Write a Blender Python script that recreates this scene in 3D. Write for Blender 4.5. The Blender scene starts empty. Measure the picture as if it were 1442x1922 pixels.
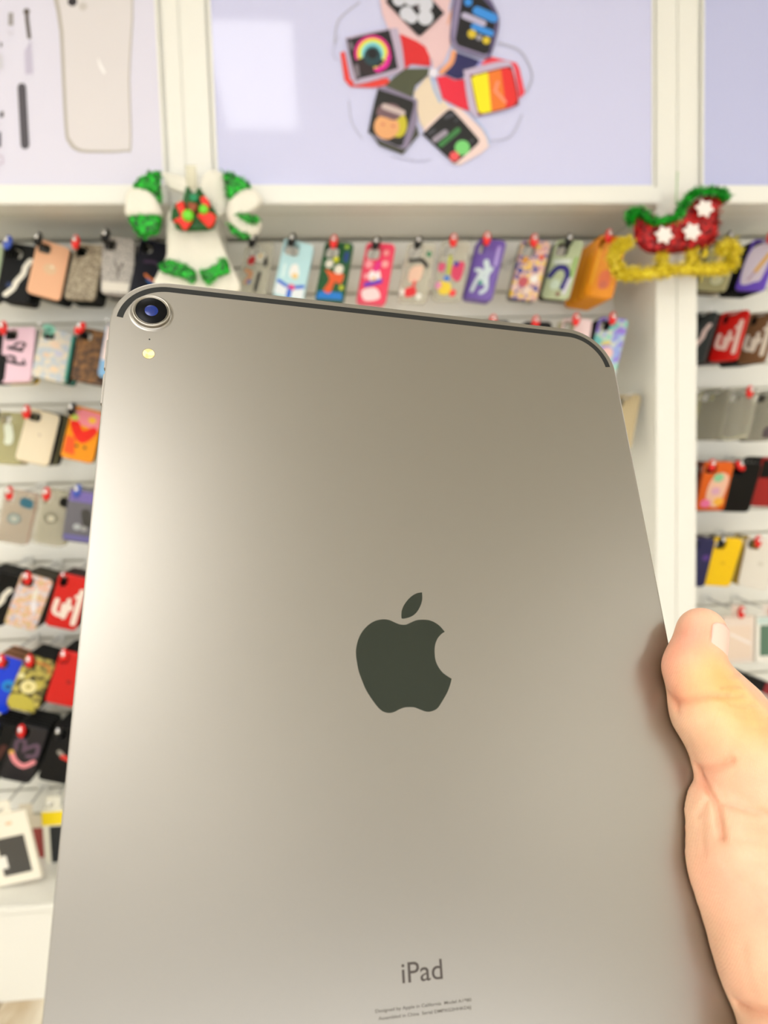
import bpy, bmesh, math, random
import numpy as np
from mathutils import Vector, Matrix
from mathutils.bvhtree import BVHTree
random.seed(7); rng = np.random.default_rng(7)
S = bpy.context.scene; COL = S.collection
R_ = math.radians

# ------------------------------------------------------------------ camera
FPX = 1440.0
CAMZ = 1.225
yaw, pitch, roll = R_(5.1), R_(4.76), R_(1.7)
f_ = Vector((math.sin(yaw)*math.cos(pitch), math.cos(yaw)*math.cos(pitch), -math.sin(pitch)))
r0 = f_.cross(Vector((0, 0, 1))).normalized(); u0 = r0.cross(f_)
cr = r0*math.cos(roll) - u0*math.sin(roll); cu = u0*math.cos(roll) + r0*math.sin(roll)
CAM = Matrix(((cr.x, cu.x, -f_.x, 0), (cr.y, cu.y, -f_.y, 0), (cr.z, cu.z, -f_.z, CAMZ), (0, 0, 0, 1)))
cd = bpy.data.cameras.new('camera'); cam = bpy.data.objects.new('camera', cd); COL.objects.link(cam)
cam.matrix_world = CAM; S.camera = cam
cd.sensor_fit = 'VERTICAL'; cd.sensor_height = 36; cd.lens = FPX/1922*36; cd.clip_start = .01
cd.dof.use_dof = True; cd.dof.focus_distance = .262; cd.dof.aperture_fstop = 12.5
# ------------------------------------------------------------------ view, world, lamps
S.view_settings.view_transform = 'Standard'; S.view_settings.look = 'None'
S.view_settings.gamma = 1; S.view_settings.use_curve_mapping = False
S.view_settings.exposure = -0.12
w = bpy.data.worlds.new('world'); S.world = w; w.use_nodes = True
w.node_tree.nodes['Background'].inputs[0].default_value = (.98, .99, 1, 1)
w.node_tree.nodes['Background'].inputs[1].default_value = 4.5
ROOM = (-2.6, 3.2, -3.2, 2.16, 2.68)          # x0 x1 y0 y1 height
# ceiling lamps: x, y, half width, half depth, strength
LAMPS = [(-.17, .44, .15, .44, 4.5), (-.22, -1.34, .28, .58, 11), (-1.9, .9, .30, .60, 6), (2.65, .7, .30, .60, 6),
         (2.3, -1.35, .30, .50, 2.5), (.55, -2.7, .60, .20, 4.5), (-1.9, -1.9, .30, .80, 9), (2.7, -2.7, .40, .30, 6)]

# ------------------------------------------------------------------ helpers
def srgb(c):
    return tuple((v/255/12.92 if v/255 <= .04045 else ((v/255+.055)/1.055)**2.4) for v in c)
def ray(px, py):
    d = Vector(((px-721)/FPX, -(py-961)/FPX, -1)); return (CAM.to_3x3() @ d)
def P(px, py, Y):
    d = ray(px, py); t = Y/d.y; return Vector((0, 0, CAMZ)) + d*t
_m = {}
def mat(name, col=None, rough=.5, metal=0., spec=.5, alpha=1., bump=None, emit=None, noise=None, coat=0., sss=None, trans=0.):
    """principled material; noise=(scale, col2, detail) mixes a second colour by noise; bump=(scale, strength, dist)"""
    if name in _m: return _m[name]
    m = bpy.data.materials.new(name); m.use_nodes = True; nt = m.node_tree; b = nt.nodes['Principled BSDF']
    c = srgb(col) if max(col) > 1.01 else col
    b.inputs['Base Color'].default_value = (*c, 1); b.inputs['Roughness'].default_value = rough
    b.inputs['Metallic'].default_value = metal; b.inputs['Specular IOR Level'].default_value = spec
    b.inputs['Alpha'].default_value = alpha; b.inputs['Coat Weight'].default_value = coat
    b.inputs['Transmission Weight'].default_value = trans
    if noise or bump:
        tc = nt.nodes.new('ShaderNodeTexCoord')
    if noise:
        n = nt.nodes.new('ShaderNodeTexNoise'); n.inputs['Scale'].default_value = noise[0]; n.inputs['Detail'].default_value = noise[2] if len(noise) > 2 else 2
        nt.links.new(tc.outputs['Object'], n.inputs['Vector'])
        r = nt.nodes.new('ShaderNodeValToRGB'); r.color_ramp.elements[0].position = .40; r.color_ramp.elements[1].position = .60
        c2 = srgb(noise[1]); r.color_ramp.elements[0].color = (*c, 1); r.color_ramp.elements[1].color = (*c2, 1)
        if len(noise) > 3:
            for i, e in enumerate(noise[3]):
                k = r.color_ramp.elements.new(.44+.04*i); k.color = (*srgb(e), 1)
        nt.links.new(n.outputs['Fac'], r.inputs['Fac']); nt.links.new(r.outputs['Color'], b.inputs['Base Color'])
    if bump:
        n = nt.nodes.new('ShaderNodeTexNoise'); n.inputs['Scale'].default_value = bump[0]; n.inputs['Detail'].default_value = 3
        nt.links.new(tc.outputs['Object'], n.inputs['Vector'])
        bp = nt.nodes.new('ShaderNodeBump'); bp.inputs['Strength'].default_value = bump[1]; bp.inputs['Distance'].default_value = bump[2]
        nt.links.new(n.outputs['Fac'], bp.inputs['Height']); nt.links.new(bp.outputs['Normal'], b.inputs['Normal'])
    if emit:
        b.inputs['Emission Color'].default_value = (*emit[0], 1); b.inputs['Emission Strength'].default_value = emit[1]
    _m[name] = m; return m
def C(*c, rough=.45):
    return mat('colour_%d_%d_%d' % c, c, rough)
def tag(o, label=None, cat=None, group=None, kind=None):
    if label: o['label'] = label
    if cat: o['category'] = cat
    if group: o['group'] = group
    if kind: o['kind'] = kind
    return o
def link(name, me, parent=None):
    o = bpy.data.objects.new(name, me); COL.objects.link(o)
    if parent: o.parent = parent
    return o
def empty(name, loc=(0, 0, 0), mtx=None):
    o = bpy.data.objects.new(name, None); COL.objects.link(o); o.empty_display_size = .02
    if mtx is not None: o.matrix_world = mtx
    else: o.location = loc
    return o
def mesh(name, vs, fs, mats, parent=None, idx=None, smooth=False):
    me = bpy.data.meshes.new(name); me.from_pydata([tuple(v) for v in vs], [], fs)
    for m in (mats if isinstance(mats, (list, tuple)) else [mats]): me.materials.append(m)
    if idx is not None: me.polygons.foreach_set('material_index', idx)
    if smooth: me.polygons.foreach_set('use_smooth', [True]*len(me.polygons))
    me.update(); return link(name, me, parent)
def bm_obj(name, bm, m, parent=None, smooth=False):
    bmesh.ops.recalc_face_normals(bm, faces=bm.faces)
    me = bpy.data.meshes.new(name); bm.to_mesh(me); bm.free(); me.materials.append(m)
    if smooth: me.polygons.foreach_set('use_smooth', [True]*len(me.polygons))
    return link(name, me, parent)
def bx(bm, x0, x1, y0, y1, z0, z1, bev=0):
    r = bmesh.ops.create_cube(bm, size=1); vs = r['verts']
    for v in vs: v.co = Vector(((x0+x1)/2+v.co.x*(x1-x0), (y0+y1)/2+v.co.y*(y1-y0), (z0+z1)/2+v.co.z*(z1-z0)))
    if bev: bmesh.ops.bevel(bm, geom=list({e for v in vs for e in v.link_edges}), offset=bev, segments=2, affect='EDGES')
def box(name, a, m, parent=None, bev=0):
    bm = bmesh.new(); bx(bm, *a, bev=bev); return bm_obj(name, bm, m, parent)
def tube(bm, pts, r, n=8, cap=True):
    pts = [Vector(p) for p in pts]; rs = r if isinstance(r, (list, tuple)) else [r]*len(pts); rings = []
    for i, p in enumerate(pts):
        t = (pts[min(i+1, len(pts)-1)]-pts[max(i-1, 0)]).normalized()
        a = t.orthogonal().normalized() if abs(t.y) < .9 else Vector((1, 0, 0)).cross(t).normalized(); b = t.cross(a)
        rings.append([bm.verts.new(p+(a*math.cos(k*2*math.pi/n)+b*math.sin(k*2*math.pi/n))*rs[i]) for k in range(n)])
    for a, b in zip(rings, rings[1:]):
        for k in range(n): bm.faces.new((a[k], a[(k+1) % n], b[(k+1) % n], b[k]))
    if cap: bm.faces.new(rings[0][::-1]); bm.faces.new(rings[-1])
def ellips(bm, c, r, mtx=None, u=14, v=9):
    q = bmesh.ops.create_uvsphere(bm, u_segments=u, v_segments=v, radius=1)
    for x in q['verts']:
        p = Vector((x.co.x*r[0], x.co.y*r[1], x.co.z*r[2]))
        if mtx: p = mtx @ p
        x.co = p + Vector(c)
def rrect(W, H, r, n=6, cx=0, cy=0):
    o = []
    for sx, sy, a0 in ((1, 1, 0), (-1, 1, 90), (-1, -1, 180), (1, -1, 270)):
        for k in range(n+1):
            a = R_(a0+90*k/n); o.append((cx+sx*(W/2-r)+r*math.cos(a), cy+sy*(H/2-r)+r*math.sin(a)))
    return o
def circ(cx, cy, r, n=20, ry=None): return [(cx+r*math.cos(2*math.pi*k/n), cy+(ry or r)*math.sin(2*math.pi*k/n)) for k in range(n)]
def stroke(pts, w):
    """a thick 2D line with round ends as polygons"""
    out = []
    for (a, b), (c, d) in zip(pts, pts[1:]):
        L = math.hypot(c-a, d-b) or 1e-9; nx, ny = -(d-b)/L*w/2, (c-a)/L*w/2
        out.append([(a+nx, b+ny), (c+nx, d+ny), (c-nx, d-ny), (a-nx, b-ny)])
    for p in pts: out.append(circ(p[0], p[1], w/2, 12))
    return out
def curve_mesh(splines, extrude, bevel, res=1):
    """filled 2D outline with holes -> solid mesh (curve plane = XY, thickness Z)"""
    cu_ = bpy.data.curves.new('c', 'CURVE'); cu_.dimensions = '2D'; cu_.fill_mode = 'BOTH'
    cu_.extrude = extrude; cu_.bevel_depth = bevel; cu_.bevel_resolution = res; cu_.offset = -bevel
    for s in splines:
        sp = cu_.splines.new('POLY'); sp.points.add(len(s)-1); sp.use_cyclic_u = True
        for q, p in zip(sp.points, s): q.co = (p[0], p[1], 0, 1)
    o = bpy.data.objects.new('c', cu_); COL.objects.link(o)
    dg = bpy.context.evaluated_depsgraph_get(); me = bpy.data.meshes.new_from_object(o.evaluated_get(dg))
    bpy.data.objects.remove(o); bpy.data.curves.remove(cu_); return me
def flat(name, layers, fn, parent=None, dz=.0002, rough=.4):
    """layers=[(list of 2D polygons, material)], fn(x, y, layer_height) -> 3D"""
    vs, fs, ix, ms = [], [], [], []
    k = 0
    for polys, m in layers:
        if m not in ms: ms.append(m)
        for p in polys:
            k += 1; b = len(vs); vs += [fn(x, y, dz*(1+k*.12)) for x, y in p]
            fs.append(tuple(range(b, b+len(p)))); ix.append(ms.index(m))
    return mesh(name, vs, fs, ms, parent, ix)
def bez(pts, n=6, closed=True):
    """Catmull-Rom smoothing of a 2D/3D polyline"""
    P_ = [np.array(p, float) for p in pts]; N = len(P_); o = []
    for i in range(N if closed else N-1):
        a, b, c, d = (P_[(i-1) % N] if closed or i else P_[0], P_[i], P_[(i+1) % N], P_[(i+2) % N] if closed or i+2 < N else P_[-1])
        for k in range(n):
            t = k/n; o.append(tuple(.5*((2*b)+(c-a)*t+(2*a-5*b+4*c-d)*t*t+(3*b-a-3*c+d)*t**3)))
    if not closed: o.append(tuple(P_[-1]))
    return o

# ------------------------------------------------------------------ materials
WHITE = mat('white_laminate', (232, 231, 223), .35)
SLAT = mat('slatwall_laminate', (236, 235, 227), .4)
GROOVE = mat('slat_groove', (196, 192, 174), .5)
PAINT = mat('wall_paint', (236, 232, 218), .7, bump=(60, .1, .001))
CEIL = mat('ceiling_paint', (220, 218, 210), .8)
CHROME = mat('chrome', (225, 225, 225), .18, 1.)
REDP = mat('red_plastic', (226, 22, 18), .3)
BLACKP = mat('black_plastic', (5, 5, 6), .3, spec=.3)

# ------------------------------------------------------------------ room shell
x0, x1, y0, y1, HT = ROOM
def floor_mat():
    m = bpy.data.materials.new('wood_vinyl'); m.use_nodes = True; nt = m.node_tree; b = nt.nodes['Principled BSDF']
    tc = nt.nodes.new('ShaderNodeTexCoord'); mp = nt.nodes.new('ShaderNodeMapping'); mp.inputs['Scale'].default_value = (9, 1.6, 1)
    n = nt.nodes.new('ShaderNodeTexNoise'); n.inputs['Scale'].default_value = 3; n.inputs['Detail'].default_value = 6; n.inputs['Distortion'].default_value = 1.2
    r = nt.nodes.new('ShaderNodeValToRGB'); r.color_ramp.elements[0].position = .35; r.color_ramp.elements[1].position = .65
    r.color_ramp.elements[0].color = (*srgb((196, 176, 144)), 1); r.color_ramp.elements[1].color = (*srgb((234, 224, 204)), 1)
    br = nt.nodes.new('ShaderNodeTexBrick'); br.inputs['Scale'].default_value = 1; br.inputs['Mortar Size'].default_value = .003
    br.inputs['Brick Width'].default_value = 1.2; br.inputs['Row Height'].default_value = .15
    br.inputs['Color1'].default_value = (1, 1, 1, 1); br.inputs['Color2'].default_value = (.85, .84, .82, 1); br.inputs['Mortar'].default_value = (.35, .3, .22, 1)
    mx = nt.nodes.new('ShaderNodeMix'); mx.data_type = 'RGBA'; mx.blend_type = 'MULTIPLY'; mx.inputs[0].default_value = 1
    L = nt.links.new
    rot = nt.nodes.new('ShaderNodeMapping'); rot.inputs['Rotation'].default_value = (0, 0, R_(90)); L(tc.outputs['Object'], rot.inputs[0]); L(rot.outputs[0], br.inputs[0])
    L(tc.outputs['Object'], mp.inputs[0]); L(mp.outputs[0], n.inputs[0]); L(n.outputs[0], r.inputs[0])
    L(r.outputs[0], mx.inputs[6]); L(br.outputs['Color'], mx.inputs[7]); L(mx.outputs[2], b.inputs['Base Color']); b.inputs['Roughness'].default_value = .35
    return m
def struct(name, a, m, bev=0): return tag(box(name, a, m, bev=bev), kind='structure')
struct('floor', (x0, x1, y0, y1, -.05, 0), floor_mat())
struct('ceiling', (x0, x1, y0, y1, HT, HT+.05), CEIL)
struct('wall_back', (x0, x1, y1, y1+.05, 0, HT), PAINT)
struct('wall_left', (x0-.05, x0, y0, y1, 0, HT), PAINT)
struct('wall_right', (x1, x1+.05, y0, y1, 0, HT), PAINT)
bm = bmesh.new()                               # unseen front wall; opening added so world light fills the slatwall from behind the viewer
for a in ((x0, -2.2, y0-.05, y0, 0, HT), (2.8, x1, y0-.05, y0, 0, HT), (-2.2, 2.8, y0-.05, y0, 1.75, HT), (-2.2, 2.8, y0-.05, y0, 0, .12)): bx(bm, *a)
tag(bm_obj('wall_front', bm, mat('taupe_paint', (168, 160, 148), .8)), kind='structure')
lampm = {}
lnames = ['narrow ceiling light panel just in front of the middle poster', 'long ceiling light panel behind the viewer, left of centre', 'long ceiling light panel above the far left of the shop wall', 'long ceiling light panel above the far right of the shop wall',
          'long ceiling light panel behind the viewer on the right', 'wide ceiling light panel near the rear wall in the middle', 'long ceiling light panel in the rear left corner', 'wide ceiling light panel in the rear right corner']
for i, (lx, ly, hw, hd, st) in enumerate(LAMPS):
    t = empty('ceiling_light', (lx, ly, HT))
    tag(t, lnames[i], 'ceiling light', 'ceiling lights')
    bm = bmesh.new(); e = .02
    for a in ((-hw-e, hw+e, -hd-e, -hd, -.02, 0), (-hw-e, hw+e, hd, hd+e, -.02, 0), (-hw-e, -hw, -hd, hd, -.02, 0), (hw, hw+e, -hd, hd, -.02, 0)): bx(bm, *a)
    bm_obj('frame', bm, WHITE, t)
    box('diffuser', (-hw, hw, -hd, hd, -.012, -.002), mat('diffuser_%g' % st, (255, 250, 240), .5, emit=((1, .995, .985), st)), t)

# ------------------------------------------------------------------ shop fixture: posts, slatwall, header
DW, DF = 2.06, 1.80                     # slatwall plane, post and header plane
zt = P(700, 350, DF-.03).z              # bottom rail of the header (top edge)
zb = P(700, 382, DF-.03).z
XL0, XL1 = P(309, 160, DF).x, P(392, 160, DF).x      # left post
XR0, XR1 = P(1232, 400, DF).x, P(1310, 400, DF).x    # right post
for n, (a, b), k in (('trim_1', (XL0, XL1), 0), ('trim_2', (XR0, XR1), 1)):
    bm = bmesh.new(); mid = (a+b)/2-(.0 if k else .01)
    bx(bm, a, mid-.0008, DF, DW+.08, 0, HT, .002); bx(bm, mid+.0008, b, DF, DW+.08, 0, HT, .002); bx(bm, a+.004, b-.004, DF+.004, DW+.07, 0, HT-.001)
    tag(bm_obj(n, bm, WHITE), kind='structure')
BAYS = [(x0+.02, XL0), (XL1, XR0), (XR1, x1-.02)]
zg0 = P(100, 455, DW).z; zg7 = P(60, 1481, DW).z; PITCH = (zg0-zg7)/21
print('PITCH', PITCH, 'zg0', zg0, zt, zb, XL0, XL1, XR0, XR1)
bn = ['left', 'middle', 'right']
BASEZ, BASEY = .226, 1.71
for i, (a, b) in enumerate(BAYS):
    t = empty('slatwall_panel', ((a+b)/2, DW, 0)); cx = (a+b)/2
    tag(t, 'white slatwall panel with horizontal grooves in the %s bay' % bn[i], 'slatwall', 'slatwall panels')
    bm = bmesh.new(); z = zb
    if z-zg0 > .012: bx(bm, a-cx, b-cx, 0, .016, zg0+.003, z, .0015)
    z = zg0
    while z > .3:
        bx(bm, a-cx, b-cx, 0, .016, z-PITCH+.003, z-.003, .0015); z -= PITCH
    bm_obj('slats', bm, SLAT, t)
    box('groove_backing', (a-cx, b-cx, .012, .03, BASEZ+.001, zb-.001), GROOVE, t)
    # header light box with its rail
    h = empty('header_box', (cx, DF, zt)); tag(h, 'white header cabinet above the %s slatwall bay' % bn[i], 'cabinet', 'header cabinets')
    box('cabinet_body', (a-cx+.001, b-cx-.001, .006, DW-DF+.03, zb-zt+.004, HT-zt-.001), WHITE, h, .001)
    box('bottom_rail', (a-cx+.001, b-cx-.001, -.03, .05, zb-zt, 0), WHITE, h, .003)
    box('shadow_gap', (a-cx+.001, b-cx-.001, .05, .054, zb-zt+.001, zb-zt+.02), GROOVE, h)
    # plinth cabinet at the floor
    p = empty('plinth_cabinet', (cx, BASEY, 0)); tag(p, 'low white plinth cabinet on the floor under the %s bay' % bn[i], 'cabinet', 'plinth cabinets')
    box('top_board', (a-cx+.001, b-cx-.001, 0, DW-BASEY+.03, BASEZ-.018, BASEZ), WHITE, p, .003)
    box('front_panel', (a-cx+.001, b-cx-.001, .004, .02, 0, BASEZ-.0185), WHITE, p, .001)
    for q in ((a-cx+.001, a-cx+.016), (b-cx-.016, b-cx-.001)): box('side_panel', (*q, .0205, DW-BASEY+.02, 0, BASEZ-.0185), WHITE, p)

# ------------------------------------------------------------------ posters in the header
LAV = mat('poster_paper_pale', (218, 216, 232), .07)
LAV2 = mat('poster_paper_lilac', (204, 206, 238), .07)
LAV3 = mat('poster_paper_blue', (188, 192, 228), .07)
def poster(i, m, label):
    a, b = BAYS[i]; t = empty('poster', ((a+b)/2, DF-.001, zt+.4)); tag(t, label, 'poster', 'posters in the header')
    cx = (a+b)/2; ez = -.4+.006
    fr = bmesh.new(); top = HT-zt-.4-.03; hw = (b-a)/2-.006; e = .006
    for q in ((-hw, hw, -.004, .004, ez, ez+e), (-hw, hw, -.004, .004, top-e, top), (-hw, -hw+e, -.004, .004, ez+e, top-e), (hw-e, hw, -.004, .004, ez+e, top-e)): bx(fr, *q)
    bm_obj('frame', fr, WHITE, t)
    box('sheet', (-hw+e, hw-e, -.001, .004, ez+e, top-e), m, t)
    return t
p1 = poster(0, LAV, 'pale lilac poster with a large printed phone and black marks')
p2 = poster(1, LAV2, 'lilac poster with a printed ring of six colourful smart watches')
p3 = poster(2, LAV3, 'plain blue-lilac poster at the right edge above the last bay')
def on_poster(p, ox=0, oy=0, s=1.):
    inv = Vector(p.location)
    def fn(x, y, h): return P(ox+x/s, oy+y/s, DF-.0025) - inv - Vector((0, h, 0))
    return fn
# left poster print
G = lambda *c: C(*c)
L1 = []
L1.append(([bez([(104, -60), (112, 60), (121, 235), (128, 268), (145, 284), (180, 287), (235, 285), (247, 272), (244, 150), (240, -60)], 4)], G(176, 170, 162)))
L1.append(([bez([(112, -60), (119, 60), (127, 235), (134, 264), (150, 279), (180, 282), (233, 281), (244, 268), (241, 150), (238, -60)], 4)], G(216, 211, 212)))
L1.append(([circ(136, 3, 9)], G(40, 34, 40))); L1.append(([circ(156, 12, 8)], G(196, 190, 186)))
L1.append(([bez([(184, 108), (190, 120), (198, 136), (194, 138), (186, 124)], 4)], G(238, 236, 236)))
L1.append((stroke([(41, 164), (47, 272)], 16), G(78, 74, 82)))
L1.append(([[(46, 96), (58, 76), (62, 138), (48, 140)]], G(190, 184, 206)))
L1.append((stroke([(50, 24), (51, 38), (55, 70)], 7)+[circ(50, 22, 6)], G(92, 84, 78)))
L1.append(([[(16, 24), (25, 24), (25, 48), (16, 48)]], G(150, 146, 146)))
L1.append((stroke([(15, 58), (20, 66), (25, 60)], 2), G(200, 196, 206)))
L1.append(([[(0, 80), (4, 80), (4, 88), (0, 88)], [(0, 212), (7, 208), (7, 220), (0, 220)]], G(84, 80, 84)))
L1.append(([[(-6, 248), (2, 248), (2, 276), (-6, 276)]], G(60, 56, 78)))
L1.append(([[(-6, 100), (5, 102), (6, 130), (-6, 130)]], G(204, 202, 212)))
L1.append((stroke([(-3, 292), (5, 294), (6, 306), (-3, 309)], 2.4), G(190, 172, 190)))
flat('phone_print', L1, on_poster(p1), p1)
# ring of watches
W_ = []
A = W_.append
A((stroke(bez([(30, 300), (60, 140), (200, 20)], 6, False), 14)+stroke(bez([(130, 700), (150, 850), (220, 960)], 6, False), 8)+stroke(bez([(1170, 300), (1320, 360), (1400, 520), (1360, 640)], 6, False), 14)+stroke(bez([(1330, 800), (1250, 950), (1120, 980)], 6, False), 10)+stroke(bez([(40, 420), (20, 360), (60, 250)], 5, False), 5)+stroke(bez([(430, 1090), (600, 1120), (700, 1110)], 5, False), 6), G(176, 176, 196)))
A(([[(330, -80), (360, 100), (400, 200), (470, 250), (640, 310), (700, 420), (720, 490), (780, 450), (830, 330), (845, 180), (820, 60), (860, -80)]], G(226, 192, 196)))
A(([[(1100, 395), (1290, 440), (1312, 480), (1350, 650), (1310, 690), (1280, 560), (1100, 470), (1040, 450)]], G(232, 62, 78)))
A(([[(460, 235), (510, 250), (600, 290), (660, 330), (690, 400), (695, 465), (560, 450), (510, 490), (490, 400)]], G(214, 36, 40)))
A(([[(70, 370), (100, 360), (140, 560), (400, 545), (420, 590), (300, 612), (140, 607), (98, 560)]], G(226, 60, 50)))
A(([[(380, 600), (440, 540), (520, 480), (690, 478), (680, 525), (590, 600), (570, 680), (480, 650)]], G(74, 78, 56)))
A(([[(680, 530), (720, 570), (770, 690), (830, 750), (650, 900), (620, 850), (580, 650), (640, 570)]], G(226, 208, 184)))
A(([[(735, 540), (800, 530), (860, 560), (930, 555), (940, 620), (965, 775), (900, 755), (780, 690)]], G(226, 36, 62)))
A((stroke([(700, 540), (722, 625), (762, 710)], 20), G(160, 182, 220)))
A(([[(870, 365), (1050, 430), (1000, 480), (900, 555), (860, 550), (785, 515), (830, 440)]], G(34, 34, 88)))
A((stroke([(1045, 430), (1015, 475)], 20), G(150, 150, 214)))
A((stroke(bez([(855, 370), (835, 440), (770, 505)], 5, False), 36), G(232, 160, 116)))
A((stroke([(880, -40), (850, 60), (815, 170)], 16), G(226, 170, 146)))
# six watch bodies
A(([[(640, 900), (825, 745), (900, 755), (1050, 900), (1110, 1010), (1050, 1065), (900, 1150), (850, 1142)]], G(232, 208, 204)))
A(([bez([(650, 925), (800, 780), (830, 768), (860, 780), (1020, 960), (1028, 985), (1015, 1010), (885, 1125), (860, 1135), (835, 1120), (655, 950)], 3)], G(14, 16, 18)))
A((stroke([(765, 1010), (885, 908)], 36), G(56, 122, 62))); A((stroke([(725, 975), (795, 925)], 40), G(150, 142, 158)))
A(([circ(915, 1030, 52)], G(118, 206, 116))); A(([circ(860, 1090, 35)], G(226, 84, 88)))
A((stroke([(800, 820), (850, 800)], 26)+stroke([(680, 935), (720, 910)], 20)+stroke([(865, 845), (885, 830)], 12)+stroke([(975, 990), (985, 975)], 16), G(70, 70, 80)))
A((stroke(bez([(1010, 835), (1080, 930), (1100, 1010)], 5, False), 12), G(176, 196, 230)))
A(([[(265, 910), (340, 1015), (500, 1078), (615, 940), (600, 870), (560, 930)]], G(58, 60, 48)))
A(([[(330, 612), (400, 612), (605, 700), (600, 860), (540, 1030), (500, 1040), (300, 960)]], G(134, 124, 150)))
A(([bez([(325, 640), (350, 632), (560, 702), (578, 725), (575, 760), (505, 1000), (480, 1018), (440, 1010), (290, 935), (266, 905)], 3)], G(18, 18, 18)))
A(([circ(470, 870, 62, 20, 90)], G(196, 184, 40))); A(([circ(390, 885, 88)], G(226, 164, 110))); A(([bez([(320, 800), (350, 735), (450, 730), (500, 790), (450, 840), (380, 820)], 4)], G(112, 84, 92)))
A((stroke([(375, 745), (500, 790)], 40), G(196, 178, 176))); A((stroke([(360, 870), (370, 870)], 14)+stroke([(430, 880), (440, 882)], 14), G(200, 110, 90)))
A(([bez([(112, 300), (135, 262), (425, 205), (475, 235), (510, 430), (485, 505), (200, 592), (155, 560)], 4)], G(184, 170, 194)))
A(([bez([(118, 300), (140, 275), (385, 220), (415, 235), (462, 450), (445, 490), (210, 552), (175, 545)], 3)], G(20, 16, 24)))
A(([circ(292, 378, 125, 32)], G(222, 20, 134))); A(([circ(292, 378, 104, 32)], G(226, 222, 60))); A(([circ(292, 378, 84, 32)], G(206, 226, 60))); A(([circ(292, 378, 78, 28)], G(128, 206, 214))); A(([circ(292, 378, 54)], G(60, 130, 140)))
A(([[(292, 385), (380, 430), (340, 470), (300, 470), (310, 530), (220, 520), (160, 430)]], G(40, 24, 30))); A(([circ(292, 400, 62)], G(24, 62, 70))); A(([circ(292, 380, 36)], G(8, 10, 14)))
A((stroke(bez([(330, 495), (385, 460), (405, 400)], 5, False), 34), G(222, 20, 150))); A((stroke([(180, 470), (190, 530)], 30)+stroke([(140, 310), (150, 345)], 22), G(120, 110, 120)))
A(([bez([(835, 180), (880, -60), (1060, -40), (1150, 80), (1168, 190), (1115, 385), (1080, 412), (855, 335)], 4)], G(92, 84, 122)))
A(([[(880, -60), (918, -60), (866, 280), (1095, 385), (1080, 408), (848, 332), (838, 180)]], G(138, 128, 162)))
A(([[(922, -60), (864, 285), (882, 325), (1070, 388), (1100, 370), (1150, 135), (1112, 62), (1000, -60)]], G(14, 14, 22)))
A((stroke([(1015, 85), (1130, 135)], 62)+stroke([(995, 195), (1110, 240)], 46)+[circ(955, 25, 28)], G(54, 140, 222))); A((stroke([(928, 118), (1058, 172)], 44), G(182, 176, 204)))
A(([circ(980, 245, 30), circ(1080, 290, 26)], G(216, 190, 50))); A(([circ(1030, 270, 22)], G(150, 148, 160)))
A(([bez([(925, 520), (950, 490), (1190, 432), (1260, 460), (1285, 560), (1302, 700), (1280, 750), (1040, 812), (985, 800), (955, 740)], 4)], G(192, 178, 204)))
A(([bez([(970, 545), (1000, 525), (1220, 472), (1262, 495), (1303, 700), (1270, 748), (1060, 803), (1018, 788)], 4)], G(120, 30, 40)))
A(([[(975, 555), (995, 533), (1090, 510), (1115, 782), (1055, 797), (1022, 780)]], G(236, 226, 20))); A(([[(1090, 510), (1180, 488), (1215, 758), (1115, 782)]], G(232, 120, 40))); A(([[(1180, 488), (1225, 478), (1258, 500), (1297, 700), (1268, 742), (1215, 758)]], G(226, 44, 44)))
A((stroke([(1158, 580), (1142, 640), (1212, 715)], 20), G(240, 150, 120)))
A(([bez([(393, 15), (420, -30), (600, -190), (650, -60), (778, 90), (770, 118), (640, 245), (612, 255), (590, 240), (400, 40)], 4)], G(16, 17, 22)))
A(([circ(475, 10, 44), circ(530, 105, 50), circ(562, 132, 42), circ(658, 132, 54), circ(655, 40, 56), circ(560, 5, 50), circ(600, -60, 60)], G(206, 208, 220)))
A(([[(575, 50), (625, 45), (600, 80)]], G(60, 40, 50)))
A(([circ(712, 515, 32)], G(226, 222, 236)))
flat('watch_print', W_, on_poster(p2, 620, 0, 3.697), p2, .00016)

# ------------------------------------------------------------------ phone cases on hooks
CW, CH, CT = .072, .146, .009
def case_mesh(hole):
    hx, hy, hw, hh, hr = hole
    me = curve_mesh([rrect(CW, CH, .011, 6), rrect(hw, hh, hr, 5, hx, hy)], CT/2-.0022, .0022, 2)
    me.transform(Matrix.Rotation(R_(90), 4, 'X')); return me
HOLES = {'sq': (-.018, .053, .026, .028, .007), 'pill': (-.022, .052, .016, .030, .0078), 'big': (-.014, .050, .034, .034, .010)}
CM = {k: case_mesh(v) for k, v in HOLES.items()}
def hook(hx, hz, yf, cap, label, group, tipup=True):
    t = empty('display_hook', (hx, DW, hz)); tag(t, label, 'hook', group)
    L = yf-DW-.022
    bm = bmesh.new(); tube(bm, [(0, -.001, .006), (0, L+.02, 0), (0, L+.004, .003), (0, L-.002, .012)], .0028, 8); bm_obj('arm', bm, CHROME, t, True)
    box('back_plate', (-.014, .014, -.004, .0, -.014, .016), mat('clear_bracket', (232, 232, 226), .25), t, .0015)
    if cap:
        bm = bmesh.new(); q = Matrix.Rotation(R_(cap[1]), 3, 'Y')
        ellips(bm, (0, L+.006, .002), (.0095, .0085, .0165), q); bm_obj('stop_lock', bm, cap[0], t, True)
        bm = bmesh.new(); ellips(bm, (0, L-.003, .006), (.005, .004, .005), q); bm_obj('lock_tip', bm, CHROME, t, True)
    return t
NOBACK = []
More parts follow.
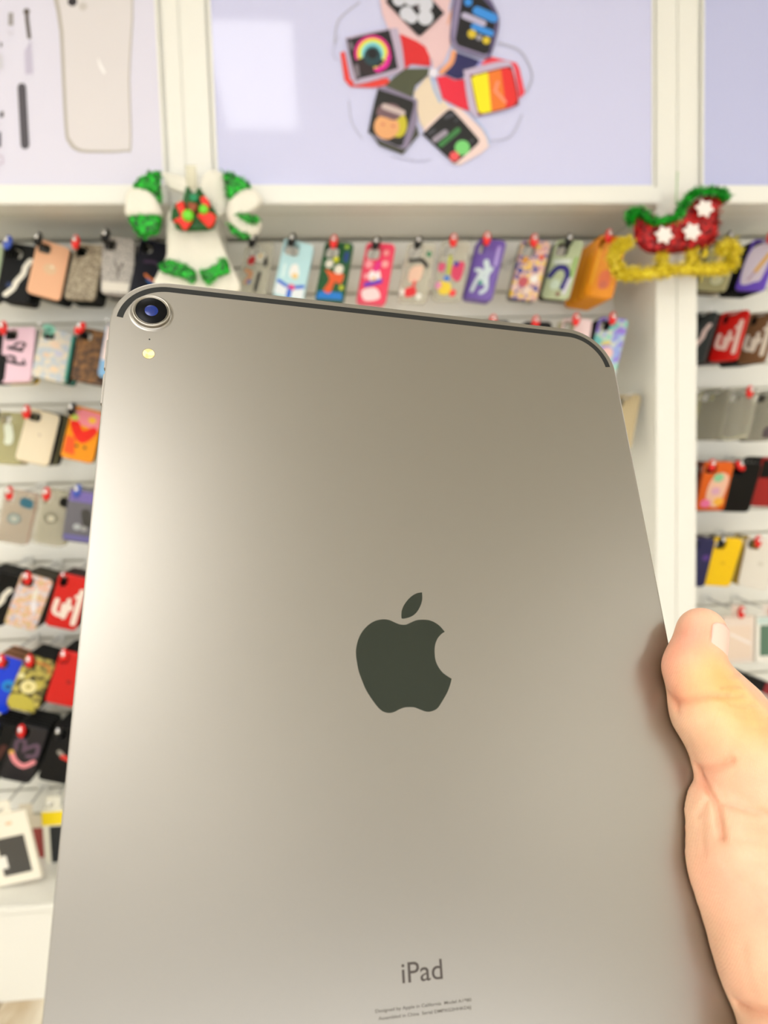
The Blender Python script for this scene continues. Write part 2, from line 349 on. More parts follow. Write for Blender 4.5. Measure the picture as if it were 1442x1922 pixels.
def case(cx, cy, wp, hp, lean, m, short, label, prints=None, n=4, back=None, hole='sq', cap='r', row='', Y=1.87, ysgn=None, pm=None, capdx=0):
    c = P(cx, cy, Y); dep = (c-Vector((0, 0, CAMZ))).dot(f_); s = FPX/dep
    tilt = math.acos(min(1, hp/(CH*s))) if hp else 0; yw = math.acos(min(1, wp/(CW*s)))*.8
    if ysgn is None: ysgn = -1 if cy < 841 else 1
    vd = (c-Vector((0, 0, CAMZ))).normalized(); vx = (cr-vd*cr.dot(vd)).normalized(); vz = vx.cross(vd)
    fr = Matrix((vx, vd, vz)).transposed()
    shear = math.atan2(math.sin(tilt)*math.sin(yw), math.cos(tilt))
    rot = fr @ Matrix.Rotation(R_(lean-(4 if cx > 592 and cy < 841 else 0))-shear*.9, 3, 'Y') @ Matrix.Rotation(yw*ysgn, 3, 'Z') @ Matrix.Rotation(-tilt if cy < 841 else tilt, 3, 'X')
    M = Matrix.Translation(c) @ rot.to_4x4()
    sp = max(.0165, (CT+.0008)/abs((rot @ Vector((0, 1, 0))).y)); n = min(n, int(.155/sp)+1)
    bm_ = back if isinstance(back, list) else [back or BK1]
    short_g = 'cases stacked behind the ' + short
    for k in range(n):
        mm = m if k == 0 else bm_[(k-1) % len(bm_)]
        t = empty('phone_case', mtx=Matrix.Translation((0, sp*k, 0)) @ M)
        if k == 0: tag(t, label, 'phone case', 'phone cases on hooks')
        else: tag(t, 'phone case hanging stacked behind the %s' % short, 'phone case', short_g)
        b = link('shell', CM[hole], t)
        if not CM[hole].materials: CM[hole].materials.append(mm)
        b.material_slots[0].link = 'OBJECT'; b.material_slots[0].material = mm
        if k == 0 and prints:
            lay = []
            for pr in prints:
                ty, *a = pr
                if ty == 'c': lay.append(([circ(a[0]*CW, a[1]*CH, a[2]*CW)], a[3]))
                elif ty == 'p': lay.append(([bez([(u*CW, v*CH) for u, v in a[0]], 4)], a[1]))
                elif ty == 'q': lay.append(([[(u*CW, v*CH) for u, v in a[0]]], a[1]))
                elif ty == 's': lay.append((stroke([(u*CW, v*CH) for u, v in bez(a[0], 5, False)], a[1]*CW), a[2]))
                elif ty == 'ring': lay.append(([circ(a[0]*CW, a[1]*CH, a[2]*CW)], a[3])); lay.append(([circ(a[0]*CW, a[1]*CH, a[2]*CW*.6)], a[4]))
            flat('print', lay, lambda x, y, h: (x, -CT/2-h-.0001, y), t, .00012)
    hx, hy = HOLES[hole][:2]; hp_ = M @ Vector((hx, 0, hy+HOLES[hole][3]*.3))
    capm = {'r': REDP, 'k': BLACKP, 'b': mat('blue_plastic', (60, 90, 190), .3), None: None}[cap]
    hook(hp_.x, hp_.z, Y-.012, (capm, (8 if cap == 'r' else 20)+capdx) if capm else None,
         'wall hook%s holding the %s' % ({'r': ' with red lock', 'k': ' with black lock', 'b': ' with blue lock', None: ''}[cap], short), 'wall hooks')
K_ = lambda n, c, **k: mat(n, c, **k)
BK1 = K_('case_black', (8, 9, 10), rough=.4, spec=.25); BK2 = K_('case_charcoal', (22, 22, 24), rough=.4, spec=.3)
WT = C(232, 228, 214); RD = K_('case_red', (206, 20, 16), rough=.35); CLR = K_('case_clear', (214, 210, 190), rough=.12, alpha=.32)
CLG = K_('case_clear_smoky', (150, 146, 132), rough=.12, alpha=.5); CLY = K_('case_clear_yellow', (206, 200, 150), rough=.15, alpha=.55)
PCH = K_('case_peach', (240, 186, 148), rough=.4); NAVY = K_('case_navy', (26, 30, 80), rough=.35); BRN = K_('case_brown', (120, 84, 54), rough=.5)
BGE = K_('case_tan', (196, 178, 140), rough=.5); GRN = K_('case_green', (20, 60, 48), rough=.4); MAR = K_('case_maroon', (60, 14, 16), rough=.4)
PUR = K_('case_purple', (112, 86, 170), rough=.3); WHC = K_('case_white', (236, 232, 222), rough=.35); YEL = K_('case_yellow', (244, 200, 0), rough=.4)
PAT1 = K_('case_pattern_taupe', (120, 108, 90), rough=.5, noise=(160, (178, 166, 142), 4))
PAT2 = K_('case_pattern_grey', (196, 190, 182), rough=.5, noise=(190, (150, 144, 138), 4))
PAT3 = K_('case_pattern_brown', (72, 54, 44), rough=.5, noise=(95, (140, 100, 60), 3))
PAT4 = K_('case_pattern_teal', (196, 206, 214), rough=.3, noise=(60, (234, 222, 200), 2))
FLOR = K_('case_pattern_floral', (214, 190, 140), rough=.3, noise=(70, (196, 190, 200), 3, [(230, 200, 170), (232, 150, 130), (236, 228, 220)]))
GOLD = K_('case_pattern_gold', (40, 38, 28), rough=.3, noise=(70, (196, 182, 90), 2))
CMIX = K_('case_pattern_mixed', (228, 190, 60), rough=.3, noise=(75, (60, 70, 150), 2, [(226, 226, 220), (206, 90, 100), (232, 200, 180)]))
IRID = K_('case_iridescent', (120, 200, 200), rough=.2, noise=(28, (150, 120, 220), 1, [(150, 220, 200), (220, 220, 200), (150, 180, 230)]))
OR = K_('case_orange', (240, 150, 10), rough=.3); PNK = K_('case_pink', (232, 196, 210), rough=.4); BLUE = K_('case_blue', (10, 60, 220), rough=.3)
wave = lambda m: [('s', [(.33, .22), (.22, .1), (.2, -.02), (.04, -.18), (-.02, -.3), (-.2, -.42)], .17, m)]
letters = lambda m: [('s', [(-.34, .02), (-.34, -.2), (-.1, -.24), (-.1, -.05)], .15, m), ('s', [(.02, .06), (.02, -.16), (-.02, -.28)], .14, m), ('c', .08, -.08, .12, m), ('s', [(.33, .26), (.33, -.36)], .17, m), ('s', [(.2, .14), (.33, .2)], .12, m)]
# left bay, top row
case(-30, 512, 54, 98, 14, K_('case_mint', (190, 206, 170)), 'mint case', 'pale mint phone case cut by the left edge of the top row', n=3)
case(33, 512, 55, 104, 17, K_('case_ink', (14, 17, 20), rough=.4, spec=.3), 'black white-wave case of the left bay', 'black phone case with a white wavy stripe, top row of left bay', wave(WT)+[('c', -.15, -.25, .1, C(30, 50, 90))], 5, hole='big', cap='b')
case(92, 507, 60, 99, 18, PCH, 'peach case', 'peach phone case with a round beige emblem in its middle', [('c', .02, .0, .2, C(232, 196, 158)), ('c', .07, .05, .05, C(250, 236, 214))], 6, cap='k')
case(160, 511, 50, 100, 16, PAT1, 'taupe patterned case', 'taupe checked phone case in the top row, right of the peach case', None, 6, cap='r')
case(222, 500, 58, 102, 7, PAT2, 'light grey patterned case', 'light grey patterned phone case with a white band at its foot', [('q', [(-.46, -.3), (.46, -.3), (.46, -.46), (-.46, -.46)], C(222, 216, 204)), ('s', [(-.1, .05), (.02, -.08), (.14, .05)], .06, C(110, 104, 98)), ('s', [(.02, -.06), (.0, -.2)], .06, C(110, 104, 98))], 6, [BK2, PAT2, BK1], cap='k')
case(282, 506, 56, 104, 17, K_('case_night', (16, 18, 32), rough=.35, spec=.3), 'dark case with coloured streaks', 'midnight blue phone case with orange and blue streaks beside the candy cane ornament', [('s', [(-.1, -.12), (.1, -.18), (.3, -.2)], .08, C(220, 120, 60)), ('s', [(0, -.2), (.2, -.27), (.4, -.28)], .09, C(40, 90, 150)), ('s', [(-.2, .1), (.1, .12), (.3, .06)], .1, C(60, 40, 70))], 5, cap=None)
# left bay, second row
case(-14, 668, 52, 98, 12, BK1, 'black left-edge case of row two', 'black phone case cut by the left edge, second row', n=4, cap=None)
ink = C(14, 10, 14)
case(34, 666, 53, 99, 9, PNK, 'pink case', 'pink phone case with two black printed letters', [('s', [(-.28, .12), (.12, .06)], .13, ink), ('s', [(-.12, .16), (.0, .2)], .1, ink), ('s', [(.1, .08), (.22, .16), (.1, .2)], .08, ink), ('s', [(-.32, -.12), (.0, -.18), (.26, -.2)], .1, ink), ('s', [(-.26, -.04), (-.08, -.07), (-.06, -.15)], .09, ink), ('s', [(.22, -.12), (.26, -.2)], .06, ink)], 4, [WT, BK1, YEL], cap='r')
case(100, 666, 62, 93, 15, PAT4, 'teal-edged case', 'pale mottled phone case with a mint pop stand and teal rim', [('c', -.28, .46, .21, C(150, 214, 190)), ('c', -.26, .45, .08, C(90, 160, 140)), ('q', [(.44, -.46), (.5, -.44), (.5, .42), (.44, .44)], C(90, 180, 160)), ('c', 0, .18, .16, C(240, 214, 190)), ('c', -.2, -.06, .1, C(234, 206, 180)), ('c', .1, -.3, .14, C(240, 216, 186)), ('c', .15, .02, .14, C(206, 206, 222))], 6, [K_('case_teal', (80, 176, 156)), BK1, BK1], cap=None)
case(172, 668, 58, 98, 12, PAT3, 'brown patterned case', 'dark brown patterned phone case near the tablet corner', None, 5, [BK2, BK1], cap='r', capdx=35)
case(222, 660, 56, 98, 12, K_('case_sky', (130, 176, 214)), 'sky blue case', 'white and sky blue phone case peeping out left of the tablet', [('q', [(-.46, -.2), (.46, -.2), (.46, .45), (-.46, .45)], C(236, 214, 206))], 3, cap=None)
# left bay, third row
case(18, 822, 56, 96, 12, CLY, 'clear gold-tinted case', 'clear gold-tinted phone case at the left edge, third row', [('s', [(-.1, .2), (0, .0), (0, -.1)], .25, C(226, 232, 212))], 4, [CLY, BGE], cap='k')
case(72, 820, 62, 98, 15, K_('case_cream', (240, 226, 196), rough=.45), 'cream case', 'cream phone case with a tiny grey dot, third row', [('c', .02, .02, .05, C(206, 190, 166))], 6, [BK1, BK2, CLY], cap='r')
case(155, 815, 66, 98, 14, K_('case_flame', (240, 150, 20), rough=.25), 'red, orange and pink case', 'red orange and pink phone case with painted patches', [('q', [(-.46, .18), (.46, .1), (.46, .44), (-.2, .46)], C(240, 140, 150)), ('p', [(-.44, .16), (-.2, .2), (0, .05), (.3, .16), (.42, .05), (.1, -.18), (-.2, -.12)], C(236, 36, 20)), ('q', [(-.46, -.1), (-.2, -.12), (-.1, -.44), (-.44, -.42)], C(240, 90, 30)), ('c', .2, .28, .12, C(245, 190, 50)), ('c', -.1, -.26, .05, ink), ('c', .15, -.26, .05, ink), ('c', -.34, .26, .12, C(190, 206, 90))], 3, [BK1, CLY], cap='k')
# left bay, fourth row
case(28, 972, 60, 98, 11, CLR, 'clear case with a blue camera cover', 'clear phone case with a steel-blue camera cover and ring', [('ring', -.02, 0, .2, C(130, 152, 152), C(196, 200, 190)), ('p', [(.06, .28), (.4, .24), (.42, .38), (.1, .42)], C(50, 112, 136))], 3, [K_('case_clear_pink', (232, 190, 170), alpha=.4, rough=.15), CLR], 'pill', cap='r')
case(98, 974, 62, 101, 11, CLR, 'clear case with a black camera square', 'clear phone case with a grey ring and a black camera square', [('ring', -.04, .02, .2, C(126, 124, 106), C(206, 202, 182)), ('p', [(.12, .3), (.4, .27), (.44, .4), (.16, .44)], BK1)], 3, [CLR, CLY], 'pill', cap='r')
case(154, 968, 58, 101, 9, K_('case_clear_violet', (110, 110, 120), rough=.15), 'smoky violet case', 'smoky violet phone case next to the left side of the tablet', [('q', [(-.46, .26), (.46, .26), (.46, .45), (-.46, .46)], C(122, 108, 180)), ('q', [(-.46, -.36), (.46, -.36), (.46, -.46), (-.46, -.46)], C(112, 108, 170)), ('s', [(.1, .08), (.2, -.12)], .3, C(66, 66, 66)), ('c', -.1, -.2, .12, C(180, 186, 190)), ('c', .12, -.22, .1, C(160, 162, 162))], 3, [CLG], cap='b')
# left bay, fifth row
case(-8, 1122, 58, 98, 14, BK1, 'striped black case at the left edge', 'black phone case with a pale stripe cut by the left edge', wave(WT), 6, cap='k')
case(54, 1130, 60, 98, 16, FLOR, 'flowered case', 'flowered beige and pink phone case in the fifth row', [('s', [(.1, .25), (.12, .1)], .14, WT), ('s', [(.16, .02), (.22, -.1)], .17, C(236, 232, 236))], 7, [K_('case_olive', (70, 62, 44), rough=.2), BK1], cap='r')
case(128, 1130, 62, 99, 13, RD, 'red case with white lettering in the left bay', 'red phone case with white lettering, left of the tablet', letters(C(240, 226, 214)), 6, [BK1, MAR, BK2], cap=None, hole='pill')
# left bay, sixth row
case(4, 1284, 62, 98, 17, BLUE, 'bright blue case', 'bright blue phone case with pink and azure spots', [('c', .22, .02, .22, C(20, 140, 220)), ('c', .2, 0, .1, C(20, 80, 160)), ('c', -.14, -.2, .12, C(226, 60, 130)), ('p', [(-.4, -.05), (-.2, .05), (-.05, -.1), (-.3, -.2)], C(10, 20, 60))], 6, [K_('case_copper', (190, 130, 90)), BK1], cap='r')
case(58, 1284, 62, 99, 16, GOLD, 'black and gold case', 'black and gold flowered phone case with a pale round badge', [('c', -.04, -.04, .25, C(232, 222, 160)), ('c', -.04, -.04, .09, C(190, 176, 100)), ('p', [(-.46, -.24), (.1, -.22), (.4, -.4), (.2, -.47), (-.4, -.46)], C(190, 178, 70)), ('c', -.38, .12, .1, C(226, 222, 170)), ('c', .3, .1, .1, C(180, 166, 70)), ('s', [(-.1, .42), (.3, .4), (.4, .3)], .1, C(196, 130, 60))], 7, cap='r')
case(128, 1274, 62, 96, 13, RD, 'plain red case', 'plain red phone case with a faint dark mark, sixth row', [('c', .05, -.04, .08, C(150, 14, 14))], 7, cap='r', hole='pill')
# left bay, seventh row
case(-8, 1408, 58, 98, 15, BK1, 'black case with a blue lock', 'black phone case with a brown patch at the left edge, seventh row', [('s', [(.2, .1), (.1, -.2)], .2, C(70, 24, 16))], 6, cap='b')
case(46, 1414, 60, 100, 12, K_('case_black_violet', (18, 16, 24), rough=.3), 'black case with a pink swirl', 'black phone case with a pink and mauve swirl', [('s', [(-.3, .05), (-.34, .2), (-.12, .22), (-.05, .05)], .12, C(90, 66, 86)), ('s', [(0, .1), (.3, .2), (.36, .02), (.1, -.02)], .12, C(100, 76, 96)), ('s', [(-.38, -.02), (-.2, -.14), (.1, -.2), (.36, -.1)], .17, C(226, 140, 146)), ('c', -.4, 0, .08, C(220, 170, 80))], 7, cap='r')
case(116, 1416, 60, 99, 12, BK1, 'black case with a red flash', 'black phone case with a small red and grey flash beside the tablet', [('s', [(-.1, .05), (.05, .0)], .14, C(150, 146, 136)), ('s', [(.05, -.02), (.36, -.06)], .15, C(214, 50, 40))], 7, cap='k')
# middle bay, top row
case(480, 506, 48, 96, 12, CLR, 'clear case with the black and white figure', 'clear phone case with small red, tan and black patches, by the candy cane ornament', [('p', [(-.3, .2), (-.1, .24), (-.06, .1), (-.26, .08)], C(196, 40, 50)), ('s', [(-.3, -.02), (-.1, -.1), (-.24, -.24)], .14, C(206, 150, 110)), ('s', [(.3, .2), (.38, .05)], .12, BK2), ('s', [(.2, -.1), (.16, -.4)], .12, BK2), ('c', .14, .2, .18, C(226, 222, 206)), ('c', .12, .22, .06, C(222, 180, 70)), ('c', -.12, -.24, .07, C(90, 120, 190))], 2, [CLR], 'big', cap='k', Y=1.85)
case(551, 508, 60, 106, 14, K_('case_ice', (186, 224, 230), rough=.25), 'ice blue case', 'ice blue phone case with a blue and pink patch at its foot', [('q', [(-.46, -.28), (.46, -.28), (.46, -.46), (-.46, -.46)], C(226, 232, 236)), ('s', [(-.4, -.24), (0, -.3), (.4, -.24)], .12, C(50, 100, 206)), ('c', .04, -.3, .11, C(222, 70, 130)), ('s', [(.0, -.36), (.0, -.46)], .16, C(40, 100, 206)), ('p', [(-.1, .06), (.1, .1), (.2, -.1), (-.1, -.12)], C(236, 236, 232)), ('c', .08, -.1, .1, C(232, 200, 130)), ('s', [(-.3, .05), (-.3, -.15)], .08, C(220, 240, 240))], 3, [K_('case_pale_blue', (170, 210, 222), rough=.3)], 'big', cap='k', Y=1.85)
case(628, 511, 52, 108, 15, K_('case_leaf', (26, 84, 46), rough=.3), 'green case with orange', 'dark green phone case with orange and blue patches', [('q', [(-.4, -.34), (.4, -.34), (.46, -.46), (-.46, -.47)], C(20, 120, 206)), ('p', [(-.3, .02), (0, -.02), (.36, -.04), (.3, -.2), (.1, -.18), (.0, -.36), (-.24, -.32), (-.1, -.14)], C(226, 90, 40)), ('c', -.2, .12, .14, C(224, 220, 206)), ('c', .16, .04, .16, C(228, 222, 206)), ('s', [(.34, .3), (.34, .2)], .16, C(24, 60, 130)), ('c', .0, .2, .1, C(206, 206, 40)), ('c', .36, -.26, .08, C(196, 200, 40)), ('c', .3, .42, .07, C(160, 190, 60))], 3, [GRN], 'big', cap='r', Y=1.85)
case(706, 514, 52, 110, 14, K_('case_rose', (232, 62, 96), rough=.25), 'rose red case', 'rose red phone case with pale dots and a violet bow shape', [('c', -.28, .14, .14, C(240, 150, 160)), ('c', .28, .16, .12, C(240, 160, 160)), ('c', .25, .34, .1, C(240, 150, 150)), ('c', -.3, -.06, .1, C(240, 150, 160)), ('p', [(-.2, .02), (.1, .06), (.2, -.12), (-.16, -.12)], C(238, 228, 230)), ('s', [(-.26, -.2), (0, -.16), (.22, -.12)], .15, C(92, 50, 190)), ('p', [(-.36, -.3), (.1, -.24), (.3, -.4), (-.2, -.46)], C(240, 214, 216)), ('c', -.02, -.1, .07, C(230, 180, 110)), ('s', [(.06, .16), (0, .06)], .2, C(226, 30, 130))], 3, [K_('case_rose_light', (240, 120, 140), rough=.3)], 'big', cap='k', Y=1.85)
case(783, 512, 50, 108, 13, CLR, 'clear case with a red spot', 'clear phone case with a peach, black and red print', [('p', [(-.2, .06), (.2, .1), (.16, -.14), (-.22, -.16)], C(232, 194, 170)), ('s', [(-.3, .18), (.1, .2), (.34, .1)], .12, BK2), ('p', [(-.3, -.3), (0, -.24), (.12, -.36), (-.2, -.42)], C(226, 40, 50)), ('s', [(.0, -.16), (.0, -.3)], .1, C(220, 50, 50)), ('c', .34, .3, .09, C(50, 130, 90)), ('c', -.38, -.34, .1, C(238, 236, 228)), ('c', .24, -.4, .1, C(238, 236, 228))], 2, [CLR], 'big', cap='k', Y=1.85)
case(848, 508, 50, 108, 12, CLR, 'clear case with many-coloured patches', 'clear phone case with pink, yellow and blue patches under a red lock', [('s', [(-.1, .22), (-.06, -.06)], .12, C(190, 196, 50)), ('p', [(.06, .1), (.44, .12), (.36, -.18), (.04, -.1)], C(214, 60, 100)), ('c', .16, .1, .09, C(50, 40, 150)), ('p', [(-.46, .1), (-.24, .1), (-.26, -.02), (-.44, -.02)], C(226, 90, 130)), ('c', -.1, -.14, .1, C(60, 120, 210)), ('p', [(-.36, -.2), (.04, -.22), (.1, -.38), (-.26, -.4)], C(236, 206, 60)), ('c', .2, -.38, .12, C(236, 60, 60)), ('c', -.36, -.26, .12, C(232, 150, 190))], 2, [CLR], 'big', cap='r', Y=1.85)
case(911, 507, 48, 110, 16, PUR, 'purple case', 'purple phone case with a white and mint swirl', [('s', [(.0, .12), (.1, .0), (-.05, -.1), (.1, -.2)], .2, C(206, 222, 226)), ('s', [(-.28, -.02), (-.1, -.04), (-.2, -.22), (-.26, -.36)], .14, C(210, 222, 226)), ('s', [(.26, .02), (.16, -.1), (.24, -.3), (.08, -.38)], .13, C(206, 220, 226)), ('c', -.02, -.22, .08, C(60, 150, 140)), ('s', [(.34, .36), (.36, .1)], .14, C(170, 150, 214))], 3, [PUR], 'pill', cap='r', Y=1.85)
case(994, 508, 50, 108, 14, CMIX, 'crowded mottled case', 'mottled yellow red and white phone case between purple and green', [('c', -.1, -.2, .18, C(196, 90, 100)), ('c', .26, -.14, .14, C(236, 232, 226)), ('c', 0, .04, .1, C(230, 190, 110)), ('c', -.2, .16, .12, C(214, 150, 60)), ('c', .34, .22, .1, C(214, 90, 60)), ('c', -.3, -.02, .1, C(60, 80, 160)), ('c', .1, -.34, .14, C(228, 206, 190)), ('c', -.34, -.3, .13, C(232, 200, 190))], 3, [BK2, CLR], 'big', cap='r', Y=1.85)
case(1056, 507, 48, 106, 15, K_('case_sage', (186, 198, 160), rough=.2), 'sage green case', 'sage green phone case with a navy arch print', [('s', [(-.36, -.12), (-.16, .02), (.12, .02), (.26, -.1), (.2, -.3)], .2, C(40, 34, 120)), ('c', -.1, -.26, .18, C(200, 216, 196)), ('s', [(.42, .2), (.4, -.1)], .1, C(140, 180, 80)), ('s', [(.38, -.16), (.3, -.4)], .1, C(220, 216, 234)), ('c', .1, -.42, .08, C(130, 80, 70)), ('s', [(-.3, .12), (.2, .14)], .14, C(214, 222, 214))], 3, [CLG, BK2], 'big', cap='k', Y=1.85)
case(1137, 502, 50, 112, 14, OR, 'orange case', 'orange phone case heading a thick orange stack behind the sleigh', [('p', [(-.1, -.1), (.2, -.05), (.3, -.3), (-.05, -.34)], C(236, 120, 70)), ('c', .1, -.28, .14, C(214, 110, 80)), ('s', [(-.3, .3), (-.34, -.3)], .06, C(250, 186, 40))], 10, [OR, K_('case_amber', (250, 172, 30), rough=.3), OR], 'pill', cap='r', Y=1.84)
# middle bay, second row
case(922, 655, 52, 104, 12, BK1, 'black case just above the tablet edge', 'black phone case showing only its top above the tablet, left one of two', None, 4, cap='r', Y=1.85)
case(1000, 657, 52, 104, 12, BK2, 'charcoal case above the tablet edge', 'charcoal phone case showing only its top above the tablet, right one of two', None, 4, [BK1], cap='r', Y=1.85)
case(1076, 652, 54, 104, 10, K_('case_blush', (232, 206, 206), rough=.3), 'blush case', 'blush pink phone case just above the right corner of the tablet', None, 3, [CLY], cap='r', Y=1.85)
case(1140, 651, 52, 106, 14, IRID, 'iridescent case', 'iridescent blue and violet phone case at the top right corner of the tablet', [('c', .05, -.12, .22, C(236, 196, 190)), ('s', [(-.16, .04), (.06, .06)], .12, C(220, 200, 90))], 4, [BK2, BK1], cap='r', Y=1.85)
case(1168, 792, 46, 100, 12, BGE, 'tan case', 'tan phone case half hidden by the right side of the tablet', None, 3, [CLG], cap=None, Y=1.87)
# right bay
case(1350, 498, 50, 92, 14, CLY, 'yellowish clear case', 'yellowish clear phone case behind the gold sleigh runner', [('c', .1, -.3, .2, C(206, 206, 170)), ('s', [(0, .3), (-.05, -.1)], .2, C(230, 206, 150))], 4, [BK2, BGE], cap='k', Y=1.9)
case(1424, 498, 48, 92, 15, K_('case_lilac', (110, 80, 200), rough=.3), 'lilac and white case', 'lilac and white phone case with an orange stroke, top row at the right edge', [('p', [(-.4, .3), (.3, .36), (.3, -.24), (.1, -.34), (-.38, -.36)], C(222, 210, 226)), ('s', [(.26, .2), (.12, .02), (.0, -.14)], .14, C(226, 172, 50)), ('s', [(-.02, -.16), (-.14, -.3)], .08, C(190, 160, 180))], 6, cap='r', Y=1.9)
case(1310, 634, 46, 90, 14, K_('case_slate', (36, 42, 44), rough=.35), 'pale-wave case beside the right post', 'black phone case with a pale pink wavy stripe beside the right post', wave(C(222, 196, 190)), 4, [BK2], cap=None, Y=1.9)
case(1370, 631, 46, 88, 12, RD, 'red case with white lettering in the right bay', 'red phone case with white lettering right of the white post', letters(C(240, 206, 196)), 6, [MAR, MAR, BK1], cap=None, hole='pill', Y=1.9)
case(1423, 634, 46, 90, 12, BRN, 'brown case with white lettering', 'brown phone case with white lettering at the right edge', letters(C(232, 222, 206)), 6, [BK1, BK2], cap=None, hole='pill', Y=1.9)
case(1338, 778, 48, 92, 11, CLG, 'smoky clear case under the red case', 'smoky clear phone case beside the right post, third row', None, 3, [CLY, CLG], cap=None, Y=1.9)
case(1388, 778, 46, 92, 11, CLR, 'pale-rimmed clear case of the right bay', 'clear phone case with pale rim below the red lettered case', [('s', [(-.44, .4), (-.44, -.44), (.4, -.45)], .06, C(214, 210, 180))], 3, [CLG, CLR], cap='r', Y=1.9)
case(1436, 780, 46, 92, 11, CLR, 'clear case at the right edge', 'clear phone case with dark lower corner at the right edge, third row', [('q', [(.1, -.3), (.46, -.1), (.46, -.46), (.1, -.46)], C(96, 86, 90))], 3, [CLG, BK2], cap=None, Y=1.9)
case(1341, 913, 48, 90, 10, K_('case_tangerine', (222, 96, 10), rough=.3), 'orange and pink case', 'orange and pink phone case beside the right post, fourth row', [('p', [(-.2, .1), (.1, .3), (.42, .2), (.36, -.2), (.2, -.42), (-.2, -.3)], C(240, 196, 170)), ('c', .06, .2, .18, C(140, 206, 160)), ('c', .06, -.08, .16, C(224, 170, 196)), ('c', -.2, -.34, .18, C(240, 120, 170)), ('c', .24, -.3, .18, C(248, 186, 70))], 4, [K_('case_rust', (150, 56, 14)), BK2], cap='r', Y=1.9)
case(1391, 915, 46, 92, 12, BK1, 'plain black case right of the orange one', 'plain black phone case right of the orange and pink case', None, 6, cap='r', Y=1.9, capdx=-50)
case(1446, 905, 46, 92, 12, K_('case_crimson', (160, 22, 24), rough=.35), 'crimson case', 'crimson and black phone case cut by the right edge, fourth row', [('q', [(-.46, .1), (.46, .1), (.46, .46), (-.46, .46)], BK1)], 6, cap=None, Y=1.9)
case(1306, 1056, 46, 90, 12, NAVY, 'navy case', 'navy phone case half hidden by the right post', [('c', .3, .12, .14, C(80, 50, 130))], 4, [BK1, BK2], cap=None, Y=1.9)
case(1356, 1055, 46, 90, 15, YEL, 'yellow case', 'bright yellow phone case above the thumb', [('c', .0, .0, .08, C(226, 180, 10))], 3, [K_('case_mustard', (150, 140, 80)), BK2], cap='k', Y=1.9)
case(1422, 1058, 54, 94, 13, WHC, 'white case', 'white phone case with a faint round mark in the right bay', [('c', .1, .02, .1, C(222, 218, 206))], 5, [K_('case_gold_clear', (216, 180, 60), alpha=.6, rough=.2), K_('case_gold_clear2', (200, 176, 90), alpha=.7, rough=.2), CLG], cap='r', Y=1.9)

# flat packs in the right bay and packs on the left plinth
def pack(cx, cy, wmm, hmm, Y, layers, base, label, lean=0, short='pack', cap='r', hook_=True, th=.014):
    c = P(cx, cy, Y); t = empty('accessory_pack', mtx=Matrix.Translation(c) @ Matrix.Rotation(R_(lean), 4, 'Y'))
    tag(t, label, 'package', 'boxed accessories')
    box('carton', (-wmm/2, wmm/2, -th/2, th/2, -hmm/2, hmm/2), base, t, .0015)
    lay = [([[(x*wmm, z*hmm) for x, z in p]], m) for p, m in layers]
    if lay: flat('printed_front', lay, lambda x, y, h: (x, -th/2-h-.0001, y), t, .00015)
    if hook_:
        q = t.matrix_world @ Vector((0, 0, hmm/2+.012))
        box('hanging_tab', (-.016, .016, -.001, .001, hmm/2-.001, hmm/2+.03), base, t)
        hook(q.x, q.z, Y-.004, ({'r': REDP, 'k': BLACKP}[cap], 8) if cap else None, 'wall hook carrying the %s' % short, 'wall hooks')
    return t
sq = lambda a, b, c, d: [(a, c), (b, c), (b, d), (a, d)]
pack(1384, 1200, .085, .125, 1.9, [(sq(-.4, .4, -.4, .3), C(226, 204, 184)), ([(-.3, .12), (-.26, .16), (.4, -.06), (.38, -.12)], C(236, 226, 220))], K_('pack_blush', (226, 210, 196)), 'blush pink flat pack with a pale diagonal streak right of the thumb tip', short='blush pink pack')
pack(1442, 1198, .075, .125, 1.9, [(sq(-.36, .45, -.36, .3), C(84, 116, 96)), (sq(-.45, .45, .32, .48), C(196, 216, 210))], WHC, 'white pack with a green window at the right edge', short='green-window pack')
t = pack(1418, 1282, .11, .03, 1.86, [(sq(.1, .5, -.5, .5), C(130, 20, 30))], BK1, 'black and dark red box tilted on top of the white one right of the thumb', lean=24, short='x', hook_=False, th=.05)
t = pack(1428, 1345, .11, .10, 1.87, [(sq(-.45, .45, .1, .42), C(206, 206, 204)), ([(-.28, .3), (-.2, .38), (-.12, .3), (-.2, .22)], REDP)], WHC, 'white boxed accessory with a red dot behind the thumb knuckle', lean=20, short='red-dot box', hook_=True, cap='r')
ld = C(70, 68, 64)
pack(24, 1590, .10, .17, 1.80, [(sq(-.30, .34, -.37, .17), ld), (sq(-.36, -.16, -.26, -.08), WHC), (sq(0, .14, .34, .38), C(230, 190, 150))], K_('pack_cream', (238, 232, 214), rough=.4), 'white carton with a dark grey window hanging at the lower left', lean=-9, short='white carton with the dark window', cap=None)
pack(54, 1592, .08, .17, 1.93, [(sq(-.5, .5, -.16, .32), C(164, 70, 66)), (sq(-.5, .0, .36, .5), BK1)], K_('pack_ivory', (232, 222, 200), rough=.4), 'ivory carton with a dusty red panel behind the white carton', short='ivory carton with the red panel', cap=None)
pack(105, 1578, .055, .17, 1.9, [(sq(-.5, .5, .26, .46), C(244, 214, 10)), (sq(-.2, .5, -.34, .24), C(28, 32, 34))], K_('pack_white', (232, 228, 210), rough=.4), 'slim carton with yellow header and black panel by the tablet', short='yellow-headed carton', cap=None)

